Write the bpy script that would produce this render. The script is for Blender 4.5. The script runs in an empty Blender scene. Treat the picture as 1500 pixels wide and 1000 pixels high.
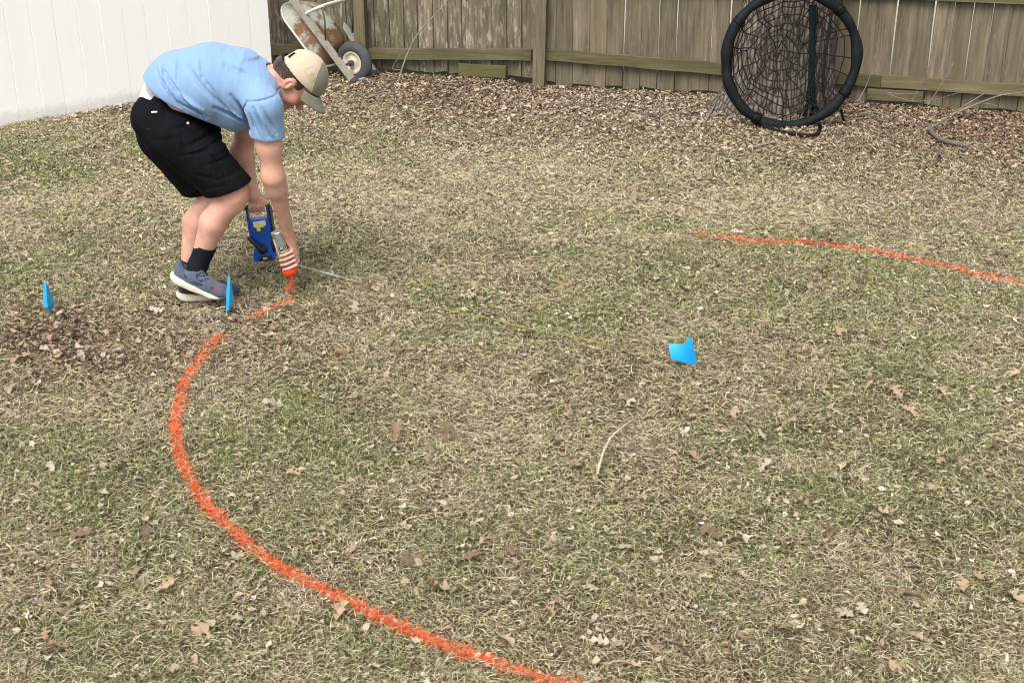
import bpy, bmesh, math, random
import numpy as np
from mathutils import Vector, Matrix

random.seed(7)
RNG = np.random.default_rng(11)
R = math.radians
scene = bpy.context.scene

# ------------------------------------------------------------------ camera, light, exposure
CAM_H, PITCH, FPX = 2.81, R(25.0), 2100.0
cam_d = bpy.data.cameras.new('camera')
cam_d.sensor_width = 36.0
cam_d.lens = 36.0 * FPX / 1500.0
cam_d.clip_end = 500.0
cam = bpy.data.objects.new('camera', cam_d)
cam.location = (0, 0, CAM_H)
cam.rotation_euler = (math.pi / 2 - PITCH, 0, 0)
scene.collection.objects.link(cam)
scene.camera = cam

SUN_EL, SUN_AZ = R(58), R(205)          # azimuth clockwise from +Y: high, behind the camera to the left
world = bpy.data.worlds.new('World')
scene.world = world
world.use_nodes = True
wn = world.node_tree
wn.nodes.clear()
sky = wn.nodes.new('ShaderNodeTexSky')
sky.sky_type = 'NISHITA'
sky.sun_disc = False
sky.sun_elevation = SUN_EL
sky.sun_rotation = SUN_AZ
sky.air_density = 1.0
sky.dust_density = 4.0
hs = wn.nodes.new('ShaderNodeHueSaturation')
hs.inputs['Saturation'].default_value = 0.2      # a hazy white sky
bg = wn.nodes.new('ShaderNodeBackground')
bg.inputs['Strength'].default_value = 0.12
wo = wn.nodes.new('ShaderNodeOutputWorld')
wn.links.new(sky.outputs[0], hs.inputs['Color'])
wn.links.new(hs.outputs[0], bg.inputs['Color'])
wn.links.new(bg.outputs[0], wo.inputs['Surface'])

sun_d = bpy.data.lights.new('sun', 'SUN')
sun_d.energy = 1.3
sun_d.angle = R(32)
sun_d.color = (1.0, 0.965, 0.91)
sun = bpy.data.objects.new('sun', sun_d)
sdir = Vector((math.sin(SUN_AZ) * math.cos(SUN_EL), math.cos(SUN_AZ) * math.cos(SUN_EL), math.sin(SUN_EL)))
sun.rotation_euler = sdir.to_track_quat('Z', 'Y').to_euler()
sun.location = sdir * 30
scene.collection.objects.link(sun)

vs = scene.view_settings
vs.view_transform = 'Standard'
vs.look = 'None'
vs.gamma = 1.0
vs.use_curve_mapping = False
vs.exposure = 1.12
scene.cycles.use_denoising = True
scene.cycles.filter_width = 1.1
scene.cycles.max_bounces = 6
scene.cycles.diffuse_bounces = 3
scene.cycles.glossy_bounces = 2
scene.cycles.transmission_bounces = 3

# ------------------------------------------------------------------ measuring helpers
CP, SP = math.cos(PITCH), math.sin(PITCH)
def ray(px, py):
    a, b = (px - 750) / FPX, -(py - 500) / FPX
    return (a, CP + b * SP, -SP + b * CP)
def W(px, py, Y):
    """point on plane y = Y that the photograph shows at px, py"""
    d = ray(px, py)
    t = Y / d[1]
    return Vector((d[0] * t, Y, CAM_H + d[2] * t))
def G(px, py, z=0.0):
    d = ray(px, py)
    t = (z - CAM_H) / d[2]
    return Vector((d[0] * t, d[1] * t, z))
def to_px(x, y, z):
    dep = y * CP - (z - CAM_H) * SP
    up = y * SP + (z - CAM_H) * CP
    return 750 + FPX * x / dep, 500 - FPX * up / dep

def hash2(ix, iy, seed):
    h = (ix.astype(np.int64) * 374761393 + iy.astype(np.int64) * 668265263 + seed * 974634721) & 0x7fffffff
    h = ((h ^ (h >> 13)) * 1274126177) & 0x7fffffff
    return ((h ^ (h >> 16)) & 0xffff) / 65535.0
def vnoise(x, y, seed=0):
    x = np.asarray(x, float); y = np.asarray(y, float)
    ix, iy = np.floor(x), np.floor(y)
    fx, fy = x - ix, y - iy
    fx = fx * fx * (3 - 2 * fx); fy = fy * fy * (3 - 2 * fy)
    a = hash2(ix, iy, seed); b = hash2(ix + 1, iy, seed)
    c = hash2(ix, iy + 1, seed); d = hash2(ix + 1, iy + 1, seed)
    return (a * (1 - fx) + b * fx) * (1 - fy) + (c * (1 - fx) + d * fx) * fy
def fbm(x, y, seed=0, oct=3):
    s, a, t = 0, 1.0, 0
    for k in range(oct):
        s = s + a * vnoise(x * 2 ** k, y * 2 ** k, seed + k); t += a; a *= 0.5
    return s / t

TREE = W(1142, 165, 9.93)
TREE.z = 0
def ground_z(x, y):
    x = np.asarray(x, float); y = np.asarray(y, float)
    z = 0.03 * (fbm(x * 0.9 + 5, y * 0.9, 3, 2) - 0.5) + 0.02 * (fbm(x * 5, y * 5, 9, 2) - 0.5)
    z = z + 0.05 * np.exp(-((x - TREE.x) ** 2 + (y - TREE.y) ** 2) / 0.35)
    near = np.clip((y + 0.21 * x - 9.6) / 1.0, 0, 1)
    z = z * (1 - .8 * near) - np.where(x > 0, .045, .02) * near
    fade = np.clip((18 - np.abs(y)) / 6, 0, 1)
    return z * fade

# ------------------------------------------------------------------ object helpers
COL = scene.collection
def link(o, parent=None):
    COL.objects.link(o)
    if parent is not None:
        o.parent = parent
    return o
def tag(o, label=None, cat=None, group=None, kind=None):
    if label: o['label'] = label
    if cat: o['category'] = cat
    if group: o['group'] = group
    if kind: o['kind'] = kind
    return o
def empty(name, loc, label, cat, group=None):
    o = bpy.data.objects.new(name, None)
    o.location = loc
    o.empty_display_size = 0.1
    link(o)
    return tag(o, label, cat, group)
def mesh_obj(name, verts, faces, mat=None, parent=None, smooth=False):
    """verts are in world space; a parent Empty only carries a location, so subtract it"""
    me = bpy.data.meshes.new(name)
    off = Vector((0, 0, 0))
    p = parent
    while p is not None:
        off += p.location; p = p.parent
    me.from_pydata([tuple(Vector(v) - off) for v in verts], [], [tuple(f) for f in faces])
    if smooth:
        me.polygons.foreach_set('use_smooth', [True] * len(me.polygons))
    if mat: me.materials.append(mat)
    me.update()
    return link(bpy.data.objects.new(name, me), parent)

class MB:
    def __init__(s): s.v, s.f = [], []
    def add(s, v, f):
        o = len(s.v); s.v += [tuple(q) for q in v]; s.f += [tuple(i + o for i in q) for q in f]; return s
    def box(s, c, sx, sy, sz, M=None, bev=0.0):
        bm = bmesh.new()
        bmesh.ops.create_cube(bm, size=1)
        for v in bm.verts: v.co = Vector((v.co.x * sx, v.co.y * sy, v.co.z * sz))
        if bev: bmesh.ops.bevel(bm, geom=bm.edges[:], offset=bev, segments=2, profile=0.5, affect='EDGES')
        M = M or Matrix.Identity(3)
        bm.verts.index_update()
        s.add([Vector(c) + M @ v.co for v in bm.verts], [[v.index for v in f.verts] for f in bm.faces])
        bm.free(); return s
    def tube(s, pts, rad, n=8, closed=False, caps=True):
        pts = [Vector(p) for p in pts]
        k = len(pts)
        rs = rad if hasattr(rad, '__len__') else [rad] * k
        o = len(s.v); prev = None
        for i, p in enumerate(pts):
            if closed: t = pts[(i + 1) % k] - pts[i - 1]
            else: t = pts[min(i + 1, k - 1)] - pts[max(i - 1, 0)]
            if t.length < 1e-9: t = Vector((0, 0, 1))
            t.normalize()
            if prev is None:
                a = t.cross(Vector((0, 0, 1)) if abs(t.z) < 0.9 else Vector((1, 0, 0)))
            else:
                a = prev - t * prev.dot(t)
            a.normalize(); prev = a
            b = t.cross(a)
            for j in range(n):
                an = 2 * math.pi * j / n
                s.v.append(tuple(p + (a * math.cos(an) + b * math.sin(an)) * rs[i]))
        for i in range(k if closed else k - 1):
            i2 = (i + 1) % k
            for j in range(n):
                j2 = (j + 1) % n
                s.f.append((o + i * n + j, o + i * n + j2, o + i2 * n + j2, o + i2 * n + j))
        if caps and not closed:
            s.f.append(tuple(o + j for j in range(n))[::-1])
            s.f.append(tuple(o + (k - 1) * n + j for j in range(n)))
        return s
    def lathe(s, c, axis, prof, n=24):
        """prof: list of (distance along axis, radius)"""
        axis = Vector(axis).normalized(); c = Vector(c)
        a = axis.cross(Vector((0, 0, 1)) if abs(axis.z) < 0.9 else Vector((1, 0, 0))).normalized()
        b = axis.cross(a); o = len(s.v)
        for (h, r) in prof:
            for j in range(n):
                an = 2 * math.pi * j / n
                s.v.append(tuple(c + axis * h + (a * math.cos(an) + b * math.sin(an)) * r))
        for i in range(len(prof) - 1):
            for j in range(n):
                j2 = (j + 1) % n
                s.f.append((o + i * n + j, o + i * n + j2, o + (i + 1) * n + j2, o + (i + 1) * n + j))
        return s
    def prism(s, poly, d):
        """closed polygon (list of points) extruded by vector d"""
        k = len(poly); d = Vector(d); o = len(s.v)
        s.v += [tuple(p) for p in poly] + [tuple(Vector(p) + d) for p in poly]
        s.f.append(tuple(o + i for i in range(k))); s.f.append(tuple(o + k + i for i in range(k))[::-1])
        for i in range(k):
            j = (i + 1) % k
            s.f.append((o + i, o + k + i, o + k + j, o + j))
        return s
    def build(s, name, mat, parent=None, smooth=False):
        o = mesh_obj(name, s.v, s.f, mat, parent, smooth)
        bm = bmesh.new(); bm.from_mesh(o.data)
        bmesh.ops.recalc_face_normals(bm, faces=bm.faces[:])
        bm.to_mesh(o.data); bm.free()
        return o

def spline(pts, n):
    """Catmull-Rom through pts, n samples"""
    P_ = [Vector(p) for p in pts]
    P_ = [P_[0] * 2 - P_[1]] + P_ + [P_[-1] * 2 - P_[-2]]
    out = []; m = len(P_) - 3
    for k in range(n):
        t = k / (n - 1) * m; i = min(int(t), m - 1); t -= i
        a, b, c, d = P_[i:i + 4]
        out.append(0.5 * ((2 * b) + (c - a) * t + (2 * a - 5 * b + 4 * c - d) * t * t + (3 * b - a - 3 * c + d) * t ** 3))
    return out

# ------------------------------------------------------------------ materials
class NT:
    def __init__(s, name):
        s.m = bpy.data.materials.new(name); s.m.use_nodes = True
        s.t = s.m.node_tree; s.b = s.t.nodes['Principled BSDF']
    def n(s, typ, **kw):
        q = s.t.nodes.new(typ)
        for k, v in kw.items():
            if k in q.inputs: q.inputs[k].default_value = v
            else: setattr(q, k, v)
        return q
    def l(s, a, b): s.t.links.new(a, b)
    def ramp(s, fac, stops):
        q = s.n('ShaderNodeValToRGB'); e = q.color_ramp.elements
        while len(e) < len(stops): e.new(0.5)
        for el, (p, c) in zip(e, stops):
            el.position = p; el.color = (*c, 1) if len(c) == 3 else c
        s.l(fac, q.inputs[0]); return q.outputs[0]
    def mix(s, fac, a, b, mode='MIX'):
        q = s.n('ShaderNodeMix', data_type='RGBA', blend_type=mode)
        for v, sock in ((fac, q.inputs[0]), (a, q.inputs[6]), (b, q.inputs[7])):
            if hasattr(v, 'is_linked'): s.l(v, sock)
            elif isinstance(v, (int, float)): sock.default_value = v
            else: sock.default_value = (*v, 1)
        return q.outputs[2]
    def bump(s, h, strength, dist=0.01):
        q = s.n('ShaderNodeBump', Strength=strength, Distance=dist)
        s.l(h, q.inputs['Height']); s.l(q.outputs[0], s.b.inputs['Normal'])
    def coords(s, scale=(1, 1, 1), rnd=0.0, space='Object'):
        tc = s.n('ShaderNodeTexCoord'); mp = s.n('ShaderNodeMapping')
        mp.inputs['Scale'].default_value = scale
        s.l(tc.outputs[space], mp.inputs['Vector'])
        if rnd:
            oi = s.n('ShaderNodeObjectInfo'); vm = s.n('ShaderNodeVectorMath', operation='SCALE')
            vm.inputs[0].default_value = (rnd, rnd * 1.7, rnd * 0.6)
            s.l(oi.outputs['Random'], vm.inputs['Scale']); s.l(vm.outputs[0], mp.inputs['Location'])
        return mp.outputs[0]
    def noise(s, vec, scale, detail=4, rough=0.55, out='Fac'):
        q = s.n('ShaderNodeTexNoise', Scale=scale, Detail=detail, Roughness=rough)
        if vec is not None: s.l(vec, q.inputs['Vector'])
        return q.outputs[out]

def plain(name, col, rough=0.6, var=0.12, scale=30, bump=0.0, metal=0.0, spec=None):
    m = NT(name); v = m.coords()
    nz = m.noise(v, scale)
    c = m.ramp(nz, [(0.3, tuple(x * (1 - var) for x in col)), (0.7, tuple(min(1, x * (1 + var)) for x in col))])
    m.l(c, m.b.inputs['Base Color'])
    m.b.inputs['Roughness'].default_value = rough; m.b.inputs['Metallic'].default_value = metal
    if spec is not None: m.b.inputs['Specular IOR Level'].default_value = spec
    if bump: m.bump(nz, bump, 0.004)
    return m.m

def wood_mat(name, base, dark, pale, green, streak=0.5, pale_amt=0.45, along='z'):
    m = NT(name)
    def sc(k): return (1, 1, k) if along == 'z' else (k, k * 3, 1)
    v = m.coords(sc(0.045), rnd=40)
    g = m.noise(v, 55, 6, 0.65)
    v2 = m.coords(sc(0.12), rnd=17)
    g2 = m.noise(v2, 16, 5, 0.6)
    c = m.ramp(g, [(0.25, dark), (0.5, base), (0.8, pale)])
    c2 = m.ramp(g2, [(0.28, (0.45, 0.43, 0.40)), (0.72, (1.25, 1.22, 1.15))])
    c = m.mix(streak, c, c2, 'MULTIPLY')
    # lichen and peeling pale flecks
    v3 = m.coords(sc(0.22), rnd=9)
    f = m.noise(v3, 38, 6, 0.7)
    fk = m.ramp(f, [(0.60 - 0.1 * pale_amt, (0, 0, 0)), (0.72 - 0.1 * pale_amt, (pale_amt,) * 3)])
    c = m.mix(fk, c, tuple(min(1, x * 1.25) for x in pale))
    al = m.noise(m.coords(sc(0.35), rnd=23), 3.2, 4, 0.6)
    ak = m.ramp(al, [(0.42, (0, 0, 0)), (0.68, (0.75,) * 3)])
    c = m.mix(ak, c, green)
    oi = m.n('ShaderNodeObjectInfo')
    tone = m.ramp(oi.outputs['Random'], [(0, (0.78, 0.78, 0.77)), (1, (1.12, 1.10, 1.08))])
    c = m.mix(1.0, c, tone, 'MULTIPLY')
    m.l(c, m.b.inputs['Base Color'])
    m.b.inputs['Roughness'].default_value = 0.9
    m.b.inputs['Specular IOR Level'].default_value = 0.15
    m.bump(g, 0.6, 0.004)
    return m.m

M_board_l = wood_mat('weathered_board_flaking', (0.165, 0.138, 0.102), (0.06, 0.05, 0.038), (0.33, 0.30, 0.245), (0.12, 0.112, 0.058), 0.85, 0.85)
M_board_r = wood_mat('weathered_board_grey', (0.195, 0.165, 0.122), (0.092, 0.076, 0.056), (0.30, 0.268, 0.21), (0.155, 0.136, 0.076), 0.75, 0.3)
M_rail = wood_mat('weathered_rail', (0.155, 0.132, 0.082), (0.075, 0.062, 0.04), (0.235, 0.205, 0.145), (0.115, 0.105, 0.045), 0.7, 0.25, 'x')
M_post = wood_mat('weathered_post', (0.17, 0.145, 0.10), (0.085, 0.07, 0.05), (0.26, 0.23, 0.17), (0.125, 0.115, 0.06), 0.7, 0.3)
M_mossy = wood_mat('mossy_board', (0.135, 0.12, 0.055), (0.08, 0.07, 0.035), (0.19, 0.175, 0.095), (0.115, 0.112, 0.035), 0.5, 0.1, 'x')

def vinyl():
    m = NT('white_vinyl')
    v = m.coords((1, 1, 0.15), rnd=12)
    f = m.noise(v, 4, 4)
    c = m.ramp(f, [(0.3, (0.88, 0.875, 0.855)), (0.75, (0.91, 0.905, 0.89))])
    tc = m.n('ShaderNodeTexCoord'); sx = m.n('ShaderNodeSeparateXYZ'); m.l(tc.outputs['Object'], sx.inputs[0])
    sp_ = m.noise(m.coords((1, 1, 1), rnd=7), 22, 5, 0.7)
    ad = m.n('ShaderNodeMath', operation='MULTIPLY_ADD'); m.l(sp_, ad.inputs[0]); ad.inputs[1].default_value = -0.13; m.l(sx.outputs['Z'], ad.inputs[2])
    dk = m.ramp(ad.outputs[0], [(0.0, (0.35,) * 3), (0.05, (0, 0, 0))])
    c = m.mix(dk, c, (0.42, 0.36, 0.27))                 # mud splashed up from the ground
    st = m.noise(m.coords((1, 1, 0.03), rnd=31), 30, 4, 0.6)
    c = m.mix(m.ramp(st, [(0.60, (0, 0, 0)), (0.78, (0.15,) * 3)]), c, (0.62, 0.60, 0.54))
    m.l(c, m.b.inputs['Base Color']); m.b.inputs['Roughness'].default_value = 0.45
    m.bump(f, 0.05, 0.01)
    return m.m
M_vinyl = vinyl()

def soil():
    m = NT('soil_and_thatch')
    v = m.coords((1, 1, 1))
    a = m.noise(v, 90, 6, 0.7); b = m.noise(v, 9, 5, 0.6); d = m.noise(v, 1.1, 4, 0.6)
    c = m.ramp(a, [(0.30, (0.028, 0.021, 0.014)), (0.55, (0.075, 0.056, 0.036)), (0.78, (0.20, 0.155, 0.10))])
    c = m.mix(0.5, c, m.ramp(b, [(0.3, (0.7, 0.68, 0.6)), (0.7, (1.15, 1.1, 1.0))]), 'MULTIPLY')
    c = m.mix(m.ramp(d, [(0.42, (0, 0, 0)), (0.7, (0.35,) * 3)]), c, (0.11, 0.12, 0.05))
    m.l(c, m.b.inputs['Base Color']); m.b.inputs['Roughness'].default_value = 0.95
    m.b.inputs['Specular IOR Level'].default_value = 0.1
    m.bump(a, 0.8, 0.01)
    return m.m
M_soil = soil()

def attr_mat(name, rough=0.75, trans=0.0):
    m = NT(name)
    a = m.n('ShaderNodeAttribute'); a.attribute_name = 'Col'
    m.l(a.outputs['Color'], m.b.inputs['Base Color'])
    m.b.inputs['Roughness'].default_value = rough
    m.b.inputs['Specular IOR Level'].default_value = 0.2
    return m.m
M_grass = attr_mat('grass_blades', 0.7)
M_litter = attr_mat('dry_leaf_pieces', 0.85)
M_paint = attr_mat('orange_marking_paint', 0.6)

def skin():
    m = NT('skin')
    v = m.coords()
    a = m.noise(v, 11, 6, 0.7); b = m.noise(v, 60, 5, 0.7)
    c = m.ramp(a, [(0.3, (0.64, 0.385, 0.285)), (0.5, (0.59, 0.325, 0.24)), (0.72, (0.49, 0.235, 0.175))])
    gd = m.n('ShaderNodeNewGeometry'); ds = m.n('ShaderNodeVectorMath', operation='DISTANCE'); m.l(gd.outputs['Position'], ds.inputs[0]); ds.inputs[1].default_value = (-0.985, 6.50, 1.08)
    fc = m.ramp(ds.outputs['Value'], [(0.10, (.75,) * 3), (0.20, (0, 0, 0))])
    c = m.mix(fc, c, (0.47, 0.215, 0.15))      # sunburnt, stubbled face
    m.l(c, m.b.inputs['Base Color']); m.b.inputs['Roughness'].default_value = 0.5
    m.b.inputs['Subsurface Weight'].default_value = 0.12
    m.b.inputs['Subsurface Radius'].default_value = (0.012, 0.005, 0.003)
    m.b.inputs['Subsurface Scale'].default_value = 1.0
    m.bump(b, 0.3, 0.003)
    return m.m
M_skin = skin()

def cloth(name, col, var=0.08, rough=0.9, weave=500, wr=0.25, stretch=(1, 1, 1), sheen=0.2):
    m = NT(name)
    v = m.coords(stretch)
    a = m.noise(v, 9, 5, 0.6); w = m.noise(None, weave, 2)
    c = m.ramp(a, [(0.3, tuple(x * (1 - var) for x in col)), (0.7, tuple(x * (1 + var) for x in col))])
    m.l(c, m.b.inputs['Base Color']); m.b.inputs['Roughness'].default_value = rough
    m.b.inputs['Specular IOR Level'].default_value = 0.15
    m.b.inputs['Sheen Weight'].default_value = sheen
    mp = m.n('ShaderNodeMapping'); mp.inputs['Rotation'].default_value = (0, R(48), 0); mp.inputs['Scale'].default_value = (4.5, 1.5, 1.0)
    m.l(v, mp.inputs['Vector'])
    a2 = m.noise(mp.outputs[0], 8, 3, 0.5)
    sm = m.n('ShaderNodeMath', operation='MULTIPLY_ADD'); m.l(a, sm.inputs[0]); sm.inputs[1].default_value = 0.25; m.l(a2, sm.inputs[2])
    m.bump(sm.outputs[0], wr, 0.02)
    return m.m
M_shirt = cloth('light_blue_jersey', (0.19, 0.305, 0.475), 0.025, wr=0.35)
M_shorts = cloth('black_twill', (0.0055, 0.0055, 0.0065), 0.2, 0.85, wr=0.45, sheen=0.0)
M_shorts.node_tree.nodes['Principled BSDF'].inputs['Specular IOR Level'].default_value = 0.08
M_white_cloth = cloth('white_undershirt_cloth', (0.66, 0.72, 0.82), 0.03, wr=0.2)
M_sock = cloth('black_knit', (0.010, 0.010, 0.012), 0.2, 0.95, sheen=0.0)
M_shoe = cloth('slate_blue_knit', (0.075, 0.096, 0.135), 0.22, 0.85, wr=0.4)
M_shoe_dark = cloth('dark_slate_knit', (0.028, 0.032, 0.05), 0.2, 0.85)
M_sole = plain('cream_rubber', (0.58, 0.50, 0.40), 0.7, 0.25, 22)
M_outsole = plain('dark_outsole_rubber', (0.05, 0.04, 0.035), 0.8, 0.2, 60)
M_maroon = plain('maroon_print', (0.20, 0.03, 0.05), 0.6)
M_cap_tan = cloth('tan_cap_mesh', (0.50, 0.405, 0.295), 0.06, wr=0.1)
M_cap_olive = cloth('olive_cap_cloth', (0.185, 0.185, 0.13), 0.12, wr=0.15)
M_cap_logo = plain('faded_cap_print', (0.38, 0.36, 0.20), 0.9, 0.1)
M_cap_logo2 = plain('faded_pink_cap_print', (0.48, 0.37, 0.30), 0.9, 0.1)
M_hair = cloth('dark_brown_hair', (0.035, 0.022, 0.015), 0.35, 0.7, wr=0.8, stretch=(8, 8, 1))
M_black = plain('black_plastic', (0.014, 0.014, 0.016), 0.4, 0.15)
M_blue = plain('blue_plastic', (0.008, 0.075, 0.42), 0.35, 0.06)
M_white = plain('white_plastic', (0.75, 0.75, 0.72), 0.5, 0.04)
M_yellow = plain('yellow_sticker', (0.72, 0.80, 0.04), 0.5, 0.04)
M_tape_y = plain('yellow_tape', (0.42, 0.39, 0.08), 0.6, 0.2, 12)
M_tape_w = plain('white_tape', (0.75, 0.72, 0.65), 0.6, 0.08, 12)
M_can = plain('grey_lacquered_can', (0.25, 0.255, 0.24), 0.35, 0.05, 30, metal=0.35)
M_can_light = plain('pale_can_stripe', (0.5, 0.52, 0.54), 0.4, 0.05, 30, metal=0.2)
M_steel = plain('bare_tin', (0.62, 0.62, 0.60), 0.32, 0.06, 20, metal=0.8)
M_orange_cap = plain('fluorescent_orange_plastic', (0.92, 0.055, 0.012), 0.45, 0.03)
M_flag = plain('bright_blue_flag_vinyl', (0.0, 0.30, 0.74), 0.5, 0.05, 8)
M_flag2 = plain('pale_blue_flag_vinyl', (0.02, 0.36, 0.66), 0.5, 0.05, 8)
M_wire = plain('galvanised_wire', (0.4, 0.4, 0.38), 0.4, 0.1, metal=0.8)
M_foam = plain('black_foam_tube', (0.006, 0.0078, 0.0095), 0.7, 0.5, 14, bump=0.5, spec=0.18)
M_tapeband = plain('black_duct_tape', (0.004, 0.004, 0.005), 0.5, 0.2, 40, spec=0.15)
M_net = plain('dark_net_cord', (0.012, 0.011, 0.011), 0.8, 0.3, 40, spec=0.15)
M_net_green = plain('green_black_rope', (0.006, 0.011, 0.012), 0.85, 0.6, 60, spec=0.1)
M_twig = plain('grey_twig_bark', (0.20, 0.168, 0.13), 0.9, 0.3, 25, bump=0.3)
M_log = plain('dark_stick_bark', (0.12, 0.095, 0.075), 0.9, 0.35, 25, bump=0.5)
M_tyre = plain('grey_tyre_rubber', (0.050, 0.050, 0.052), 0.8, 0.2, 30)
M_rim = plain('cream_painted_rim', (0.52, 0.46, 0.36), 0.55, 0.25, 22)
M_leafmat = None

def rusty(name, paint, amount, tall=False):
    m = NT(name)
    v = m.coords((1, 1, 1))
    a = m.noise(v, 6, 6, 0.65); b = m.noise(v, 40, 5, 0.7)
    rust = m.ramp(b, [(0.3, (0.075, 0.04, 0.02)), (0.7, (0.19, 0.105, 0.05))])
    pc = m.ramp(b, [(0.3, tuple(x * 0.75 for x in paint)), (0.7, paint)])
    gp_ = m.n('ShaderNodeNewGeometry'); sx = m.n('ShaderNodeSeparateXYZ'); m.l(gp_.outputs['Position'], sx.inputs[0])
    ma = m.n('ShaderNodeMath', operation='MULTIPLY_ADD'); m.l(sx.outputs['Z'], ma.inputs[0]); ma.inputs[1].default_value = 0.45 if tall else 0.0; m.l(a, ma.inputs[2])
    if tall: amount += 0.45 * 0.40
    k = m.ramp(ma.outputs[0], [(amount - 0.06, (0, 0, 0)), (amount + 0.05, (1, 1, 1))])
    c = m.mix(k, rust, pc)
    m.l(c, m.b.inputs['Base Color']); m.b.inputs['Roughness'].default_value = 0.75
    m.bump(a, 0.3, 0.006)
    return m.m
M_tray = rusty('rusted_white_tray', (0.36, 0.36, 0.30), 0.53, True)
M_railpaint = rusty('worn_grey_rail', (0.34, 0.31, 0.26), 0.36)
M_leg = rusty('worn_white_tube', (0.58, 0.57, 0.50), 0.36)
M_darksteel = plain('dark_steel_brace', (0.09, 0.075, 0.06), 0.6, 0.3, metal=0.3)

def bark():
    m = NT('ridged_grey_bark')
    v = m.coords((1, 1, 0.17))
    w = m.n('ShaderNodeTexVoronoi', Scale=34.0); w.feature = 'DISTANCE_TO_EDGE'
    nz = m.noise(v, 9, 5, 0.6, out='Color')
    mx = m.mix(0.06, v, nz, 'ADD')
    m.l(mx, w.inputs['Vector'])
    f = m.noise(v, 40, 5, 0.65)
    c = m.ramp(w.outputs[0], [(0.0, (0.03, 0.024, 0.02)), (0.10, (0.13, 0.11, 0.092)), (0.4, (0.27, 0.24, 0.205))])
    c = m.mix(0.5, c, m.ramp(f, [(0.3, (0.7, 0.7, 0.7)), (0.7, (1.15, 1.13, 1.1))]), 'MULTIPLY')
    m.l(c, m.b.inputs['Base Color']); m.b.inputs['Roughness'].default_value = 0.95
    m.b.inputs['Specular IOR Level'].default_value = 0.1
    m.bump(w.outputs[0], 1.0, 0.03)
    return m.m
M_bark = bark()

# ================================================================== the ground
def make_ground():
    xs = np.concatenate([[-60, -30, -15, -9], np.arange(-6.5, 6.51, 0.1), [9, 15, 30, 60]])
    ys = np.concatenate([[-40, -15, -4, 0], np.arange(1.5, 13.01, 0.1), [15, 18, 25, 40, 80]])
    X, Y = np.meshgrid(xs, ys, indexing='ij')
    Z = ground_z(X, Y)
    n, m = X.shape
    v = np.stack([X, Y, Z], -1).reshape(-1, 3)
    i, j = np.meshgrid(np.arange(n - 1), np.arange(m - 1), indexing='ij')
    a = (i * m + j).ravel()
    f = np.stack([a, a + m, a + m + 1, a + 1], -1)
    o = mesh_obj('ground', v.tolist(), f.tolist(), M_soil, smooth=True)
    tag(o, 'bare brown soil and thatch of the back yard under the grass', kind='structure')
make_ground()

# ================================================================== wooden fence
FA, FB, FC = G(532, 105), G(788, 119), G(1500, 160)
dl = (FB - FA).normalized(); dr = (FC - FB).normalized()
F_START = FA - dl * 1.75 + Vector((0, 0.06, 0))
F_END = FC + dr * 1.3
fence = empty('wooden_fence', (FB.x, FB.y, 0), 'weathered grey wooden picket fence with rails along the back of the yard', 'fence')
FO = fence.location

mb = MB(); a_ = FB + dr * 0.25 + Vector((0.04, 0.35, 0)); b_ = F_END + Vector((0.6, 0.35, 0)); up_ = Vector((0.1, 3.2, 0))  # pale slab added behind the right section so the board gaps look bright
mb.prism([a_ + Vector((0, 0, .03)), b_ + Vector((0, 0, .03)), b_ + up_ + Vector((0, 0, .03)), a_ + up_ + Vector((0, 0, .03))], (0, 0, -.12))
tag(mb.build('gap_backing', plain('pale_backing', (0.36, 0.33, 0.27), 0.8, 0.1, 6)), 'pale slab added behind the fence to brighten its gaps', kind='structure')

def rail_z(px, py, A, B):
    """height on the fence face (plane through A,B) seen at px,py"""
    n = Vector((-(B - A).y, (B - A).x, 0)).normalized()
    d = Vector(ray(px, py)); o = Vector((0, 0, CAM_H))
    t = (A - o).dot(n) / d.dot(n)
    return (o + d * t)

def board_mesh(name, w, h, th, seed, mat):
    rr = random.Random(seed)
    mb = MB(); rows = 7; o = []
    for k in range(rows):
        z = h * k / (rows - 1)
        jx = rr.uniform(-0.0025, 0.0025); jy = rr.uniform(-0.002, 0.002)
        dz = [rr.uniform(-0.012, 0.012) if k in (0,) else 0 for _ in range(4)]
        c = 0.003
        ring = [(-w / 2 + c, -th / 2), (w / 2 - c, -th / 2), (w / 2, -th / 2 + c), (w / 2, th / 2), (-w / 2, th / 2), (-w / 2, -th / 2 + c)]
        o.append([(x + jx, y + jy, z + (dz[0] if x < 0 else dz[1])) for x, y in ring])
    v = [p for r_ in o for p in r_]; f = []
    for k in range(rows - 1):
        for j in range(6):
            j2 = (j + 1) % 6
            f.append((k * 6 + j, k * 6 + j2, (k + 1) * 6 + j2, (k + 1) * 6 + j))
    f.append(tuple(range(6))[::-1]); f.append(tuple((rows - 1) * 6 + j for j in range(6)))
    me = bpy.data.meshes.new(name); me.from_pydata(v, [], f); me.materials.append(mat); me.update()
    return me
BW = 0.14
meshes_r = [board_mesh('board', 0.1262, 1.80, 0.019, s, M_board_r) for s in range(4)]
meshes_l = [board_mesh('board', 0.1135, 1.80, 0.019, s + 9, M_board_l) for s in range(4)]

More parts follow.
